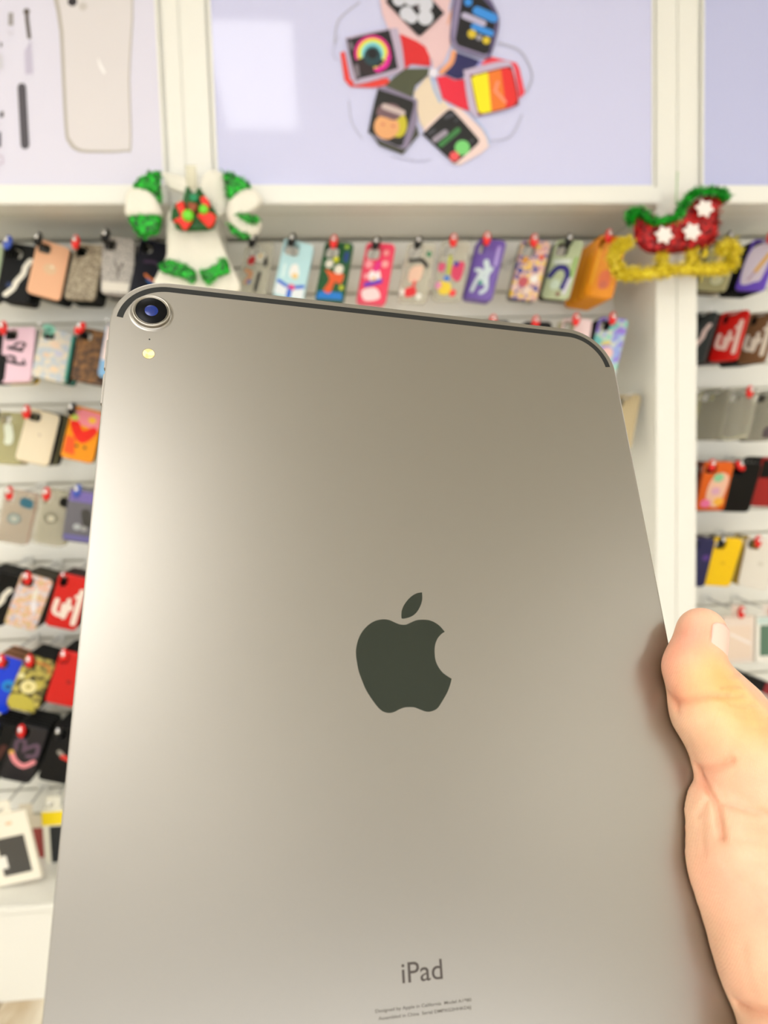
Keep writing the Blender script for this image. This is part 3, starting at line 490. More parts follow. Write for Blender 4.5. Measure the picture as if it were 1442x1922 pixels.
# ------------------------------------------------------------------ ornaments on the posts
def tinsel(name, pts, m, parent, L=.006, wdt=.0024, inv=Vector((0, 0, 0))):
    """a fur of short foil strips around sample points"""
    vs, fs = [], []
    for p in pts:
        d = Vector(rng.normal(size=3)).normalized(); s = d.orthogonal().normalized() if rng.random() < .5 else d.cross(Vector(rng.normal(size=3))).normalized()
        l = L*(.5+rng.random()); b = len(vs); p = Vector(p)
        vs += [p-s*wdt/2, p+s*wdt/2, p+d*l+s*wdt/2, p+d*l-s*wdt/2]; fs.append((b, b+1, b+2, b+3))
    return vs, fs
def inside(p, poly):
    x, y = p; c = False; n = len(poly)
    for i in range(n):
        (a, b), (d, e) = poly[i], poly[i-1]
        if (b > y) != (e > y) and x < (d-a)*(y-b)/(e-b)+a: c = not c
    return c
def puff(name, poly_px, Y, th, m, parent, foil=0, L=.007, cl=True):
    """soft padded shape from an outline (pixel outline put at its depth Y), plus foil fur"""
    O = Vector(parent.location) if parent else Vector((0, 0, 0))
    pl = bez(poly_px, 4) if cl else poly_px
    pts = [P(x, y, Y) for x, y in pl]; p2 = [(p.x-O.x, p.z-O.z) for p in pts]; yo = Y-O.y
    cxx = sum(p[0] for p in p2)/len(p2); czz = sum(p[1] for p in p2)/len(p2)
    vs, fs = [], []; n = len(p2); prof = [(0., 1.), (.35, .98), (.75, .90), (1., .72)]
    for sg in (-1, 1):
        for h, s in prof:
            for (a, b) in p2:
                vs.append((cxx+(a-cxx)*s, yo+sg*h*th/2, czz+(b-czz)*s))
    for g in (0, 1):
        o = g*n*4
        for r in range(3):
            for k in range(n):
                q = (o+r*n+k, o+r*n+(k+1) % n, o+(r+1)*n+(k+1) % n, o+(r+1)*n+k); fs.append(q if g else q[::-1])
        fs.append(tuple(range(o+3*n, o+4*n)))
    if foil:
        xs = [p[0] for p in p2]; zs = [p[1] for p in p2]; smp = []
        while len(smp) < foil:
            q = (random.uniform(min(xs), max(xs)), random.uniform(min(zs), max(zs)))
            if inside(q, p2): smp.append((q[0], yo-th/2*random.uniform(.2, 1), q[1]))
        v2, f2 = tinsel('', smp, None, None, L); b = len(vs); vs += v2; fs += [tuple(i+b for i in f) for f in f2]
    return mesh(name, vs, fs, m, parent)
def garland(name, path_px, Y, r, m, parent, foil, L=.009, core=.6):
    O = Vector(parent.location); ps = [P(x, y, Y)-O for x, y in bez(path_px, 8, False)]
    bm = bmesh.new(); tube(bm, ps, r*core, 8); me = bpy.data.meshes.new(name); bm.to_mesh(me); bm.free()
    vs = [v.co.copy() for v in me.vertices]; fs = [tuple(p.vertices) for p in me.polygons]
    smp = []
    for _ in range(foil):
        i = random.randrange(len(ps)-1); t = random.random(); p = ps[i].lerp(ps[i+1], t); d = Vector(rng.normal(size=3)).normalized()*r*random.random()**.5; smp.append(p+d)
    v2, f2 = tinsel('', smp, None, None, L); b = len(vs); vs += v2; fs += [tuple(i+b for i in f) for f in f2]
    return mesh(name, vs, fs, m, parent)
FG = mat('green_foil', (0, 48, 4), .4, .1, noise=(170, (10, 200, 36), 2)); FR = mat('red_foil', (110, 4, 8), .35, .3, noise=(90, (206, 24, 24), 2)); FY = mat('gold_foil', (212, 184, 4), .3, .1, noise=(160, (250, 234, 70), 2))
FUZ = mat('white_felt', (232, 228, 214), .9, bump=(120, .5, .003)); RIB = mat('red_ribbon', (236, 40, 20), .45); BALL = mat('lime_bead', (110, 214, 40), .3)
DKG = mat('green_foil_dark', (0, 44, 8), .4, .1, noise=(260, (8, 120, 30), 2))
oY = 1.72
o = empty('candy_cane_ornament', P(362, 430, oY)); tag(o, 'green and white crossed candy cane ornament with a red bow on the left post', 'ornament')
s_ = 5.15
def cc(L_): return [(220+x/s_, 290+y/s_) for x, y in L_]
puff('cane', cc([(420, 170), (620, 250), (660, 330), (600, 440), (520, 520), (480, 620), (480, 900), (470, 1000), (380, 1180), (360, 1260), (500, 1400), (700, 1420), (800, 1420), (1000, 1400), (1190, 1300), (1100, 1060), (1000, 820), (960, 650), (1050, 560), (1060, 400), (1020, 180), (860, 170), (800, 300), (740, 320), (660, 220)]), oY+.03, .02, FUZ, o)
puff('cane_hook', cc([(110, 340), (280, 340), (380, 420), (430, 540), (410, 600), (110, 605), (80, 490)]), oY+.012, .03, FUZ, o)
puff('cane_hook', cc([(1290, 320), (1390, 400), (1400, 480), (1290, 570), (1160, 590), (1180, 640), (1370, 640), (1380, 740), (1290, 790), (1180, 760), (1080, 660), (1055, 560), (1080, 450), (1140, 370)]), oY+.012, .03, FUZ, o)
puff('foil_band', cc([(160, 320), (260, 210), (410, 170), (420, 300), (430, 480), (380, 410), (280, 350)]), oY+.008, .022, FG, o, 420)
puff('foil_band', cc([(115, 605), (250, 590), (425, 605), (425, 700), (390, 770), (300, 790), (240, 808), (170, 740)]), oY+.008, .022, FG, o, 420)
puff('foil_band', cc([(1030, 185), (1180, 220), (1300, 325), (1200, 360), (1095, 450), (1050, 320)]), oY+.008, .022, FG, o, 350)
puff('foil_band', cc([(1075, 660), (1180, 750), (1290, 795), (1240, 815), (1120, 770)]), oY+.008, .016, FG, o, 120)
puff('foil_band', cc([(1150, 575), (1250, 590), (1360, 600), (1360, 660), (1280, 665), (1200, 620)]), oY-.012, .012, FG, o, 90)
puff('foil_band', cc([(430, 1080), (480, 1020), (620, 1050), (760, 1130), (740, 1250), (640, 1200), (430, 1140)]), oY+.01, .016, FG, o, 300)
puff('foil_band', cc([(800, 1130), (930, 1080), (1050, 1000), (1085, 1140), (980, 1180), (880, 1260), (820, 1180)]), oY+.01, .016, FG, o, 260)
puff('wreath', cc([(520, 580), (560, 500), (620, 470), (650, 380), (680, 310), (740, 380), (800, 320), (840, 400), (920, 500), (965, 600), (930, 720), (800, 740), (620, 740), (560, 690)]), oY-.002, .02, DKG, o, 500)
puff('bow', cc([(570, 480), (640, 455), (670, 540), (740, 610), (680, 720), (640, 730), (600, 670), (540, 650), (610, 610), (590, 540)]), oY-.022, .012, RIB, o)
puff('bow', cc([(800, 420), (850, 405), (900, 480), (880, 550), (950, 590), (950, 640), (900, 710), (850, 680), (770, 590), (830, 570), (820, 480)]), oY-.022, .012, RIB, o)
puff('bow_knot', cc([(680, 470), (780, 480), (760, 560), (710, 560)]), oY-.02, .014, mat('brown_ribbon', (150, 70, 30), .5), o)
for (a, b, r, m) in ((685, 590, .0125, BALL), (835, 530, .010, BALL), (740, 420, .009, mat('teal_bead', (10, 140, 90), .3))):
    q = P(220+a/s_, 290+b/s_, oY-.03)-Vector(o.location); bm = bmesh.new(); ellips(bm, q, (r, r*.8, r)); bm_obj('bead', bm, m, o, True)
box('hanging_loop', (-.012, .010, .02, .03, .09, .14), mat('clear_tape', (226, 220, 190), .3, alpha=.5), o)
o = empty('sleigh_ornament', P(1268, 440, oY)); tag(o, 'red tinsel sleigh ornament with white snowflakes and gold runners on the right post', 'ornament')
sl = 3.775
def cs(L_): return [(1060+x/sl, 300+y/sl) for x, y in L_]
puff('sleigh_body', cs([(480, 410), (540, 390), (620, 440), (720, 440), (830, 425), (870, 340), (930, 280), (1040, 255), (1150, 270), (1140, 310), (1090, 340), (1085, 480), (1065, 560), (1000, 620), (900, 650), (680, 668), (570, 650), (500, 570), (490, 480)]), oY+.012, .026, FR, o, 3500, .006)
garland('trim_garland', cs([(465, 440), (470, 380), (540, 365), (620, 430), (780, 410), (840, 330), (900, 250), (1000, 225), (1110, 230), (1150, 270)]), oY-.006, .011, FG, o, 3000, .008)
garland('runner', cs([(450, 590), (380, 620), (350, 700), (390, 790), (470, 815), (640, 800), (800, 775), (960, 775), (1120, 770), (1190, 720), (1200, 640), (1160, 600), (1110, 650)]), oY, .017, FY, o, 7000, .008)
garland('runner_strut', cs([(690, 680), (700, 790)]), oY+.004, .015, FY, o, 900, .007)
garland('runner_strut', cs([(900, 660), (905, 780)]), oY+.004, .016, FY, o, 900, .007)
garland('runner_strut', cs([(1000, 640), (990, 690)]), oY+.006, .007, FY, o, 80, .006)
for (a, b) in ((992, 345), (706, 533), (903, 510)):
    cx_, cz_ = 1060+a/sl, 300+b/sl; pts = []
    for k in range(12):
        r_ = (70 if k % 2 == 0 else 48)/sl; an = R_(30*k+10); pts.append((cx_+r_*math.cos(an), cz_+r_*math.sin(an)))
    puff('snowflake', pts, oY-.014, .006, mat('snow_felt', (238, 228, 222), .8), o, cl=True)
bm = bmesh.new(); q0 = P(1272, 322, oY+.02)-Vector(o.location); q1 = P(1269, 385, oY)-Vector(o.location); tube(bm, [q0, q1], .0012, 6); bm_obj('hanging_thread', bm, mat('green_thread', (150, 196, 130), .5), o)

# ------------------------------------------------------------------ tablet
RT = Matrix(((.9674169, .05442054, -.24727101), (.04459038, .92474115, .37797554), (.24923132, -.37668583, .89218358)))
TT = Vector((-.08729774, -.07609289, .24792122))
D_ = Matrix(((1, 0, 0), (0, -1, 0), (0, 0, -1)))
DEV = CAM @ (Matrix.Translation(D_ @ TT) @ (D_ @ RT @ D_).to_4x4())       # local: x right, y up, z towards the viewer (metres)
DEVI = DEV.inverted()
def dev(px, py, z=0.):
    """pixel -> device coordinates in mm (x right, y DOWN, z towards viewer) on the plane z mm above the back"""
    o_ = DEVI @ Vector((0, 0, CAMZ)); d = DEVI.to_3x3() @ ray(px, py); t = (z/1000-o_.z)/d.z; q = o_+d*t
    return (q.x*1000, -q.y*1000, z)
TW, TH, TD, TR = 178.5, 247.6, 5.9, 17.5
def mm(x, y, z): return (x/1000, -y/1000, z/1000)
def outline(ins, n=16):
    o = []
    for cx, cy, a0 in ((TR, TR, 180), (TW-TR, TR, 270), (TW-TR, TH-TR, 0), (TR, TH-TR, 90)):
        for k in range(n+1):
            a = R_(a0+90*k/n); o.append((cx+(TR-ins)*math.cos(a), cy+(TR-ins)*math.sin(a)))
    return o
def alu():
    m = bpy.data.materials.new('space_grey_aluminium'); m.use_nodes = True; nt = m.node_tree; b = nt.nodes['Principled BSDF']
    b.inputs['Base Color'].default_value = (*srgb((152, 148, 141)), 1); b.inputs['Metallic'].default_value = 1.; b.inputs['Roughness'].default_value = .34
    tc = nt.nodes.new('ShaderNodeTexCoord'); n = nt.nodes.new('ShaderNodeTexNoise'); n.inputs['Scale'].default_value = 2600; n.inputs['Detail'].default_value = 1
    bp = nt.nodes.new('ShaderNodeBump'); bp.inputs['Strength'].default_value = .12; bp.inputs['Distance'].default_value = .00003
    nt.links.new(tc.outputs['Object'], n.inputs[0]); nt.links.new(n.outputs[0], bp.inputs['Height']); nt.links.new(bp.outputs[0], b.inputs['Normal'])
    return m
ALU = alu(); STRIP = mat('antenna_plastic', (26, 27, 25), .6, spec=.3); MIRROR = mat('dark_mirror', (64, 70, 64), .14, .9); INK = mat('etched_ink', (58, 50, 44), .5)
tab = empty('tablet', mtx=DEV); tag(tab, 'grey metal tablet held up from behind, with round rear lens and dark fruit emblem', 'tablet')
loops = [(0.5, 0.), (.12, -.08), (0, -.45), (0, -TD+.4), (.3, -TD)]
vs, fs = [], []; n_ = len(outline(0))
for ins, z in loops: vs += [mm(x, y, z) for x, y in outline(ins)]
for r in range(len(loops)-1):
    for k in range(n_): fs.append((r*n_+(k+1) % n_, r*n_+k, (r+1)*n_+k, (r+1)*n_+(k+1) % n_))
fs.append(tuple(range(n_))[::-1]); fs.append(tuple(range((len(loops)-1)*n_, len(loops)*n_)))
body = mesh('back_housing', vs, [f[::-1] for f in fs], ALU, tab)
bm = bmesh.new(); bm.from_mesh(body.data); bmesh.ops.recalc_face_normals(bm, faces=bm.faces); bm.to_mesh(body.data); bm.free()
vs = [mm(x, y, -TD-.05) for x, y in outline(2)]+[mm(x, y, -TD+.05) for x, y in outline(2)]
scr = mesh('screen', vs, [tuple(range(n_)), tuple(range(n_, 2*n_))]+[(k, (k+1) % n_, n_+(k+1) % n_, n_+k) for k in range(n_)], mat('screen_glass', (10, 10, 12), .05), tab)
def dmesh(name, polys, z, m, par=tab): 
    vs, fs = [], []
    for p in polys:
        b = len(vs); vs += [mm(x, y, z) for x, y in p]; fs.append(tuple(range(b, b+len(p)))[::-1])
    return mesh(name, vs, fs, m, par)
# antenna strip along the top edge and round both corners
mid, hw = 2.75, .98
def cl(x_in):
    o = []
    for k in range(17): a = R_(180+ (8 if 1 else 0)+ (82)*k/16); o.append((TR+(TR-x_in)*math.cos(a), TR+(TR-x_in)*math.sin(a)))
    for k in range(17): a = R_(270+82*k/16); o.append((TW-TR+(TR-x_in)*math.cos(a), TR+(TR-x_in)*math.sin(a)))
    return o
A_, B_ = cl(mid-hw), cl(mid+hw)
vs = [mm(x, y, .02) for x, y in A_]+[mm(x, y, .02) for x, y in B_]; N_ = len(A_)
mesh('antenna_strip', vs, [(k, N_+k, N_+k+1, k+1) for k in range(N_-1)], STRIP, tab)
# emblem
BODY = [(89.6, 114.1), (88.4, 113.9), (86.9, 113.3), (85.5, 112.7), (83.7, 112.5), (81.5, 112.9), (79.4, 114.0), (77.4, 115.9), (76.0, 118.2), (75.2, 120.8), (75.0, 122.9), (75.2, 125.2), (75.6, 127.7), (76.4, 130.2), (77.5, 133.0), (79.0, 135.5), (80.5, 137.6), (81.6, 138.7), (82.7, 139.3), (83.9, 139.5), (85.3, 139.3), (86.9, 138.6), (88.4, 138.1), (89.9, 138.0), (91.4, 138.1), (93.0, 138.7), (94.3, 139.2), (95.6, 139.4), (97.1, 139.1), (98.5, 138.3), (100.1, 136.3), (101.7, 134.0), (102.8, 131.8), (103.4, 130.1)]
BITE = [(103.4, 130.1), (102.1, 129.3), (100.8, 128.3), (99.6, 126.6), (98.9, 124.7), (98.8, 122.6), (99.1, 120.3), (100.0, 118.3), (101.3, 116.9), (102.5, 116.1)]
TOPR = [(102.5, 116.1), (101.2, 114.5), (99.6, 113.3), (97.7, 112.6), (95.5, 112.5), (93.8, 112.7), (92.1, 113.4), (90.7, 114.0), (89.6, 114.1)]
LF1 = [(96.3, 104.0), (94.4, 104.4), (92.4, 105.7), (90.6, 107.7), (89.6, 109.6), (89.3, 111.2), (89.3, 112.2)]
LF2 = [(89.3, 112.2), (90.3, 112.2), (92.3, 111.6), (94.0, 110.4), (95.4, 108.4), (96.2, 106.2), (96.3, 104.0)]
sm = lambda a: bez(a, 5, False)
dmesh('emblem', [sm(BODY)[:-1]+sm(BITE)[:-1]+sm(TOPR)[:-1]], .022, MIRROR)
dmesh('emblem_leaf', [sm(LF1)[:-1]+sm(LF2)[:-1]], .022, MIRROR)
# lettering
def text(name, s, x_0, x_1, yb, yt, m, weight=0., sy=None):
    cu_ = bpy.data.curves.new(name, 'FONT'); cu_.body = s; cu_.offset = weight; o_ = bpy.data.objects.new(name, cu_); COL.objects.link(o_)
    dg = bpy.context.evaluated_depsgraph_get(); me = bpy.data.meshes.new_from_object(o_.evaluated_get(dg)); bpy.data.objects.remove(o_)
    co = np.zeros(len(me.vertices)*3); me.vertices.foreach_get('co', co); co = co.reshape(-1, 3)
    a, b = co[:, 0].min(), co[:, 0].max(); c, d = (co[:, 1].min() if sy is None else 0.), (co[:, 1].max() if sy is None else sy)
    q = np.empty_like(co); q[:, 0] = (x_0+(co[:, 0]-a)/(b-a)*(x_1-x_0))/1000; q[:, 1] = -(yb+(co[:, 1]-c)/(d-c)*(yt-yb))/1000; q[:, 2] = .00003
    me.vertices.foreach_set('co', q.ravel()); me.materials.clear(); me.materials.append(m); me.update(); return link(name, me, tab)
text('name_lettering', 'iPad', 83.4, 94.1, 205.45, 200.95, INK, .004)
text('small_lettering', 'Designed by Apple in California  Model A1980', 76.2, 101.2, 210.95, 210.25, mat('faint_ink', (66, 60, 52), .5), weight=.01, sy=.7)
text('small_lettering', 'Assembled in China  Serial DMPXG2HHKD6J', 76.9, 100.9, 212.55, 211.85, mat('faint_ink', (66, 60, 52), .5), weight=.01, sy=.7)
# rear camera: bump ring, glass, lens; mic; flash
def lathe(name, prof, cx, cy, m, par=tab, n=48, cap=True):
    vs, fs = [], []
    for r, z in prof: vs += [mm(cx+r*math.cos(2*math.pi*k/n), cy+r*math.sin(2*math.pi*k/n), z) for k in range(n)]
    for j in range(len(prof)-1):
        for k in range(n): fs.append((j*n+k, j*n+(k+1) % n, (j+1)*n+(k+1) % n, (j+1)*n+k))
    if cap: fs.append(tuple(range((len(prof)-1)*n, len(prof)*n)))
    o_ = mesh(name, vs, fs, m, par, smooth=True); bm = bmesh.new(); bm.from_mesh(o_.data); bmesh.ops.recalc_face_normals(bm, faces=bm.faces); bm.to_mesh(o_.data); bm.free(); return o_
CX, CY = dev(170+823/7.21, 520+445/7.21, 1.7)[:2]
print('cam dev', CX, CY)
lathe('camera_ring', [(6.0, .0), (6.0, 1.35), (5.9, 1.55), (5.7, 1.64), (5.42, 1.6), (5.3, 1.45), (5.15, 1.2)], CX, CY, mat('camera_ring_metal', (164, 159, 150), .3, 1.))
lathe('camera_skirt', [(7.0, .01), (6.6, .05), (6.2, .16), (6.0, .4)], CX, CY, ALU, cap=False)
cam_g = lathe('camera_glass', [(5.16, 1.25), (5.0, 1.34), (2.2, 1.36), (2.15, 1.36)], CX, CY, mat('black_glass', (2, 2, 4), .3, spec=.12))
lathe('lens', [(2.05, 1.37), (1.7, 1.45), (1.0, 1.5), (.3, 1.52)], CX, CY, mat('blue_lens', (4, 34, 110), .25, .1))
ring2 = lathe('inner_bezel', [(5.12, 1.36), (5.0, 1.42), (4.92, 1.36)], CX, CY, mat('bezel_metal', (130, 124, 112), .3, .9), cap=False)
mx_, my_ = dev(170+798/7.21, 520+843/7.21)[:2]; dmesh('microphone_hole', [circ(mx_, my_, .27)], .02, BLACKP)
fx_, fy_ = dev(170+786/7.21, 520+1038/7.21)[:2]
dmesh('flash', [circ(fx_, fy_, 1.95, 32)], .02, mat('flash_rim', (120, 104, 70), .4)); dmesh('flash_lens', [circ(fx_, fy_, 1.8, 32)], .03, mat('flash_lens', (232, 222, 176), .3, noise=(700, (214, 196, 128), 1)))
for a, b in ((23.0, 33.5), (35.5, 46)):
    bm = bmesh.new(); bx(bm, -.0006, .0003, -b/1000, -a/1000, -.0041, -.0018, .0002); bm_obj('volume_button', bm, mat('button_metal', (150, 144, 136), .35, 1.), tab)

# ------------------------------------------------------------------ hand (device mm coordinates, y down)
H = .8
GX, GY, GZ = (128, 290), (96, 440), (-62, 72)
gx = np.arange(*GX, H, dtype=np.float32); gy = np.arange(*GY, H, dtype=np.float32); gz = np.arange(*GZ, H, dtype=np.float32)
F_ = np.full((len(gx), len(gy), len(gz)), 60., np.float32)
def sdf_cone(a, b, ra, rb, sub=None):
    X = gx[:, None, None]; Y_ = gy[None, :, None]; Z = gz[None, None, :]
    a = np.array(a, np.float32); b = np.array(b, np.float32); ab = b-a; L2 = float(ab@ab)+1e-6
    t = np.clip(((X-a[0])*ab[0]+(Y_-a[1])*ab[1]+(Z-a[2])*ab[2])/L2, 0, 1)
    d = np.sqrt((X-a[0]-t*ab[0])**2+(Y_-a[1]-t*ab[1])**2+(Z-a[2]-t*ab[2])**2)
    return d-(ra+(rb-ra)*t)
def sdf_ell(c, r, ax=None):
    X = gx[:, None, None]-c[0]; Y_ = gy[None, :, None]-c[1]; Z = gz[None, None, :]-c[2]
    if ax is None: u, v, w_ = X/r[0], Y_/r[1], Z/r[2]
    else:
        M = [np.array(q, float)/np.linalg.norm(q) for q in ax]
        u, v, w_ = [(X*q[0]+Y_*q[1]+Z*q[2])/rr for q, rr in zip(M, r)]
    k = np.sqrt(u*u+v*v+w_*w_); return (k-1)*min(r)
def add(d, k=4.):
    global F_
    h = np.clip(.5+.5*(F_-d)/k, 0, 1); F_ = (F_*(1-h)+d*h-k*h*(1-h)).astype(np.float32)
pt = lambda px, py, z: dev(px, py, z)
# thumb: tip, distal joint, base joint
T0, T1, T2, T3 = pt(1317, 1187, 7.5), pt(1303, 1254, 7.5), pt(1335, 1330, 6.5), pt(1427, 1458, 4)
add(sdf_cone(T0, T1, 7.9, 8.7), 3)
add(sdf_cone(T1, T2, 8.7, 11.8), 4)
add(sdf_cone(pt(1338, 1285, 4), pt(1380, 1330, 3), 8.5, 9.5), 3)
add(sdf_cone(T2, T3, 11.8, 19.0), 4)
add(sdf_cone(T3, pt(1540, 1600, -4), 19.0, 20.0), 6)
# ball of the thumb and palm
add(np.minimum(sdf_cone(pt(1369, 1540, 0), pt(1390, 1620, 2), 15.8, 17.6), sdf_cone(pt(1390, 1620, 2), pt(1474, 1785, 6), 17.6, 19.5)), 1.2)
add(sdf_cone(pt(1484, 1785, 6), pt(1585, 2000, 12), 19.5, 22), 6)
W0 = pt(1590, 2000, 8)
FA = np.array(pt(1720, 2400, 20)); add(sdf_cone(pt(1585, 2000, 12), FA, 22, 25), 6); add(sdf_cone(FA, (FA[0]+22, 412, FA[2]+12), 25, 27), 6)
add(sdf_cone((218, 175, -16), (228, 222, -12), 17, 19), 10)
add(sdf_cone((228, 222, -12), W0, 19, 22), 10)
# four fingers wrapped behind the screen side
FING = [((213, 158, -27), (197, 150, -25), (172, 147, -17.5), (150, 147, -14.6), 9.5, 7.6), ((219, 178, -31), (200, 170, -28), (170, 167, -18), (144, 167, -14.8), 9.8, 7.8),
        ((223, 198, -32), (203, 190, -28), (173, 188, -18), (149, 188, -14.6), 9.4, 7.6), ((227, 217, -30), (207, 210, -26), (183, 208, -17), (163, 209, -14), 8.6, 7.0)]
for a, b, c, d, r1, r2 in FING:
    add(sdf_cone((a[0]+2, a[1]+10, a[2]+8), a, 13, 11), 6)
    add(sdf_cone(a, b, 11, r1), 2); add(sdf_cone(b, c, r1, r1*.9), 2); add(sdf_cone(c, d, r1*.9, r2), 2)
# keep the flesh off the tablet: carve the slab it grips
X = gx[:, None, None]; Z = gz[None, None, :]; Y_ = gy[None, :, None]
slab = np.maximum(np.maximum(X-178.7, np.abs(Z+TD/2)-(TD/2+.15)), Y_-TH-.2)
F_ = np.maximum(F_, -slab).astype(np.float32)
def surface_nets(F, xs, ys, zs, h):
    s = F < 0
    c = [(i, j, k) for i in (0, 1) for j in (0, 1) for k in (0, 1)]
    nx, ny, nz = F.shape
    cnt = sum(s[i:nx-1+i, j:ny-1+j, k:nz-1+k].astype(np.int8) for i, j, k in c)
    act = (cnt > 0) & (cnt < 8); I = np.argwhere(act); idx = -np.ones(act.shape, np.int64); idx[act] = np.arange(len(I))
    acc = np.zeros((len(I), 3)); num = np.zeros(len(I))
    val = {q: F[I[:, 0]+q[0], I[:, 1]+q[1], I[:, 2]+q[2]] for q in c}
    for a in c:
        for ax in range(3):
            if a[ax] == 0:
                b = list(a); b[ax] = 1; b = tuple(b); va, vb = val[a], val[b]; m = (va < 0) != (vb < 0)
                t = np.where(m, va/(va-vb+1e-12), 0); p = np.tile(np.array(a, float), (len(I), 1)); p[:, ax] = t
                acc[m] += p[m]; num[m] += 1
    v = (I+acc/num[:, None])*h+np.array([xs[0], ys[0], zs[0]])
    quads = []
    for ax in range(3):
        o1, o2 = [(1, 2), (2, 0), (0, 1)][ax]
        sl0 = [slice(1, -1)]*3; sl0[ax] = slice(0, -1); sl1 = list(sl0); sl1[ax] = slice(1, None)
        a, b = s[tuple(sl0)], s[tuple(sl1)]; off = np.array([1, 1, 1]); off[ax] = 0
        for flip, mk in ((False, a & ~b), (True, ~a & b)):
            E_ = np.argwhere(mk)+off
            e1 = np.eye(3, dtype=int)[o1]; e2 = np.eye(3, dtype=int)[o2]
            g = lambda q: idx[q[:, 0], q[:, 1], q[:, 2]]
            Q = np.stack([g(E_-e1-e2), g(E_-e2), g(E_), g(E_-e1)], 1)
            quads.append(Q[:, ::-1] if flip else Q)
    return v, np.concatenate(quads)
V, Q = surface_nets(F_, gx, gy, gz, H); del F_
# smooth a little (keeps the slab carve)
def smooth(V, Q, it, mask=None):
    e = np.concatenate([Q[:, [0, 1]], Q[:, [1, 2]], Q[:, [2, 3]], Q[:, [3, 0]]]); e = np.concatenate([e, e[:, ::-1]])
    deg = np.bincount(e[:, 0], minlength=len(V))[:, None]
    for _ in range(it):
        A2 = np.stack([np.bincount(e[:, 0], weights=V[e[:, 1], k], minlength=len(V)) for k in range(3)], 1)/deg
        V = V+(A2-V)*.6*(1 if mask is None else mask)
    return V
V = smooth(V, Q, 6)
def normals(V, Q):
    n = np.cross(V[Q[:, 2]]-V[Q[:, 0]], V[Q[:, 3]]-V[Q[:, 1]]); N = np.zeros_like(V)
    for k in range(4):
        for a in range(3): N[:, a] += np.bincount(Q[:, k], weights=n[:, a], minlength=len(V))
    return N/(np.linalg.norm(N, axis=1)[:, None]+1e-9)
N = normals(V, Q)
if ((V-V.mean(0))*N).sum() < 0: N = -N; Q = Q[:, ::-1]
tree = BVHTree.FromPolygons([tuple(v) for v in V], [tuple(int(i) for i in q) for q in Q])
oc = DEVI @ Vector((0, 0, CAMZ)); OC = Vector((oc.x*1000, -oc.y*1000, oc.z*1000))
def onskin(px, py):
    d = DEVI.to_3x3() @ ray(px, py); d = Vector((d.x, -d.y, d.z)).normalized(); h_ = tree.ray_cast(OC, d)
    return np.array(h_[0]) if h_[0] is not None else None
def poly_dist(V, pts):
    D = np.full(len(V), 1e9)
    for a, b in zip(pts, pts[1:]):
        ab = b-a; t = np.clip(((V-a)@ab)/(ab@ab+1e-9), 0, 1); D = np.minimum(D, np.linalg.norm(V-a-t[:, None]*ab, axis=1))
    return D
CREASE = [([(1253, 1302), (1264, 1316), (1285, 1315), (1312, 1309), (1340, 1304), (1370, 1305)], .55, 1.1), ([(1262, 1312), (1270, 1328)], .5, 1.2), ([(1355, 1290), (1375, 1288), (1390, 1286)], .35, .8),
          ([(1342, 1306), (1372, 1309), (1398, 1303)], .4, .8), ([(1370, 1320), (1395, 1326), (1420, 1321)], .35, .8), ([(1372, 1270), (1392, 1262)], .25, .8),
          ([(1306, 1440), (1322, 1443), (1345, 1440), (1372, 1428)], .5, 1.2), ([(1306, 1440), (1318, 1462), (1330, 1485), (1344, 1510), (1350, 1540), (1354, 1570)], .75, 1.1),
          ([(1345, 1508), (1375, 1512), (1400, 1520), (1440, 1528)], .4, 1.0), ([(1328, 1500), (1310, 1530)], .3, .9), ([(1383, 1886), (1405, 1896), (1442, 1905)], .8, 1.4), ([(1240, 1208), (1262, 1190), (1300, 1196)], .06, .8),
          ([(1385, 1345), (1410, 1349), (1440, 1347)], .15, .8), ([(1350, 1575), (1380, 1640), (1430, 1700)], .12, 2.0),
          ([(1352, 1330), (1385, 1338), (1430, 1336)], .12, .8), ([(1375, 1362), (1405, 1368), (1442, 1364)], .12, .8), ([(1330, 1455), (1352, 1484), (1362, 1506)], .12, .9), ([(1362, 1610), (1400, 1618), (1440, 1626)], .08, 1.0),
          ([(1372, 1650), (1405, 1660), (1440, 1672)], .08, 1.0), ([(1322, 1520), (1318, 1560), (1322, 1600)], .15, 1.2), ([(1385, 1575), (1415, 1580), (1442, 1588)], .08, 1.0), ([(1395, 1780), (1400, 1820), (1412, 1850)], .1, 1.2)]
crs = np.zeros(len(V))
for pts, dp, wd in CREASE:
    q = [onskin(*p) for p in bez(pts, 4, False)]; q = [a for a in q if a is not None]
    if len(q) < 2: print('crease missed', pts[0]); continue
    D = poly_dist(V, q); g = np.exp(-(D/wd)**2); V = V-N*(1.7*dp*g)[:, None]; crs = np.maximum(crs, g*min(1, dp*1.5))
# skin tone map
base = np.array(srgb((228, 186, 154))); pink = np.array(srgb((230, 158, 134))); yel = np.array(srgb((226, 178, 112))); red = np.array(srgb((216, 128, 96)))
col = np.tile(base, (len(V), 1))
def blob(px, py, rad, c, s=1.):
    global col
    q = onskin(px, py)
    if q is None: print('blob missed', px, py); return
    g = (s*np.exp(-(np.linalg.norm(V-q, axis=1)/rad)**2))[:, None]; col = col*(1-g)+c*g
blob(1285, 1215, 9, pink, .7); blob(1270, 1265, 9, pink, .7); blob(1300, 1180, 8, pink, .5)
blob(1370, 1290, 8, yel, .9); blob(1345, 1265, 7, yel, .6); blob(1410, 1350, 11, yel, .8); blob(1320, 1280, 7, yel, .3)
blob(1268, 1312, 3, red, .5); blob(1345, 1650, 9, pink, .45); blob(1410, 1700, 9, pink, .35); blob(1322, 1460, 5, pink, .5); blob(1380, 1450, 9, pink, .25); blob(1400, 1850, 9, pink, .3)
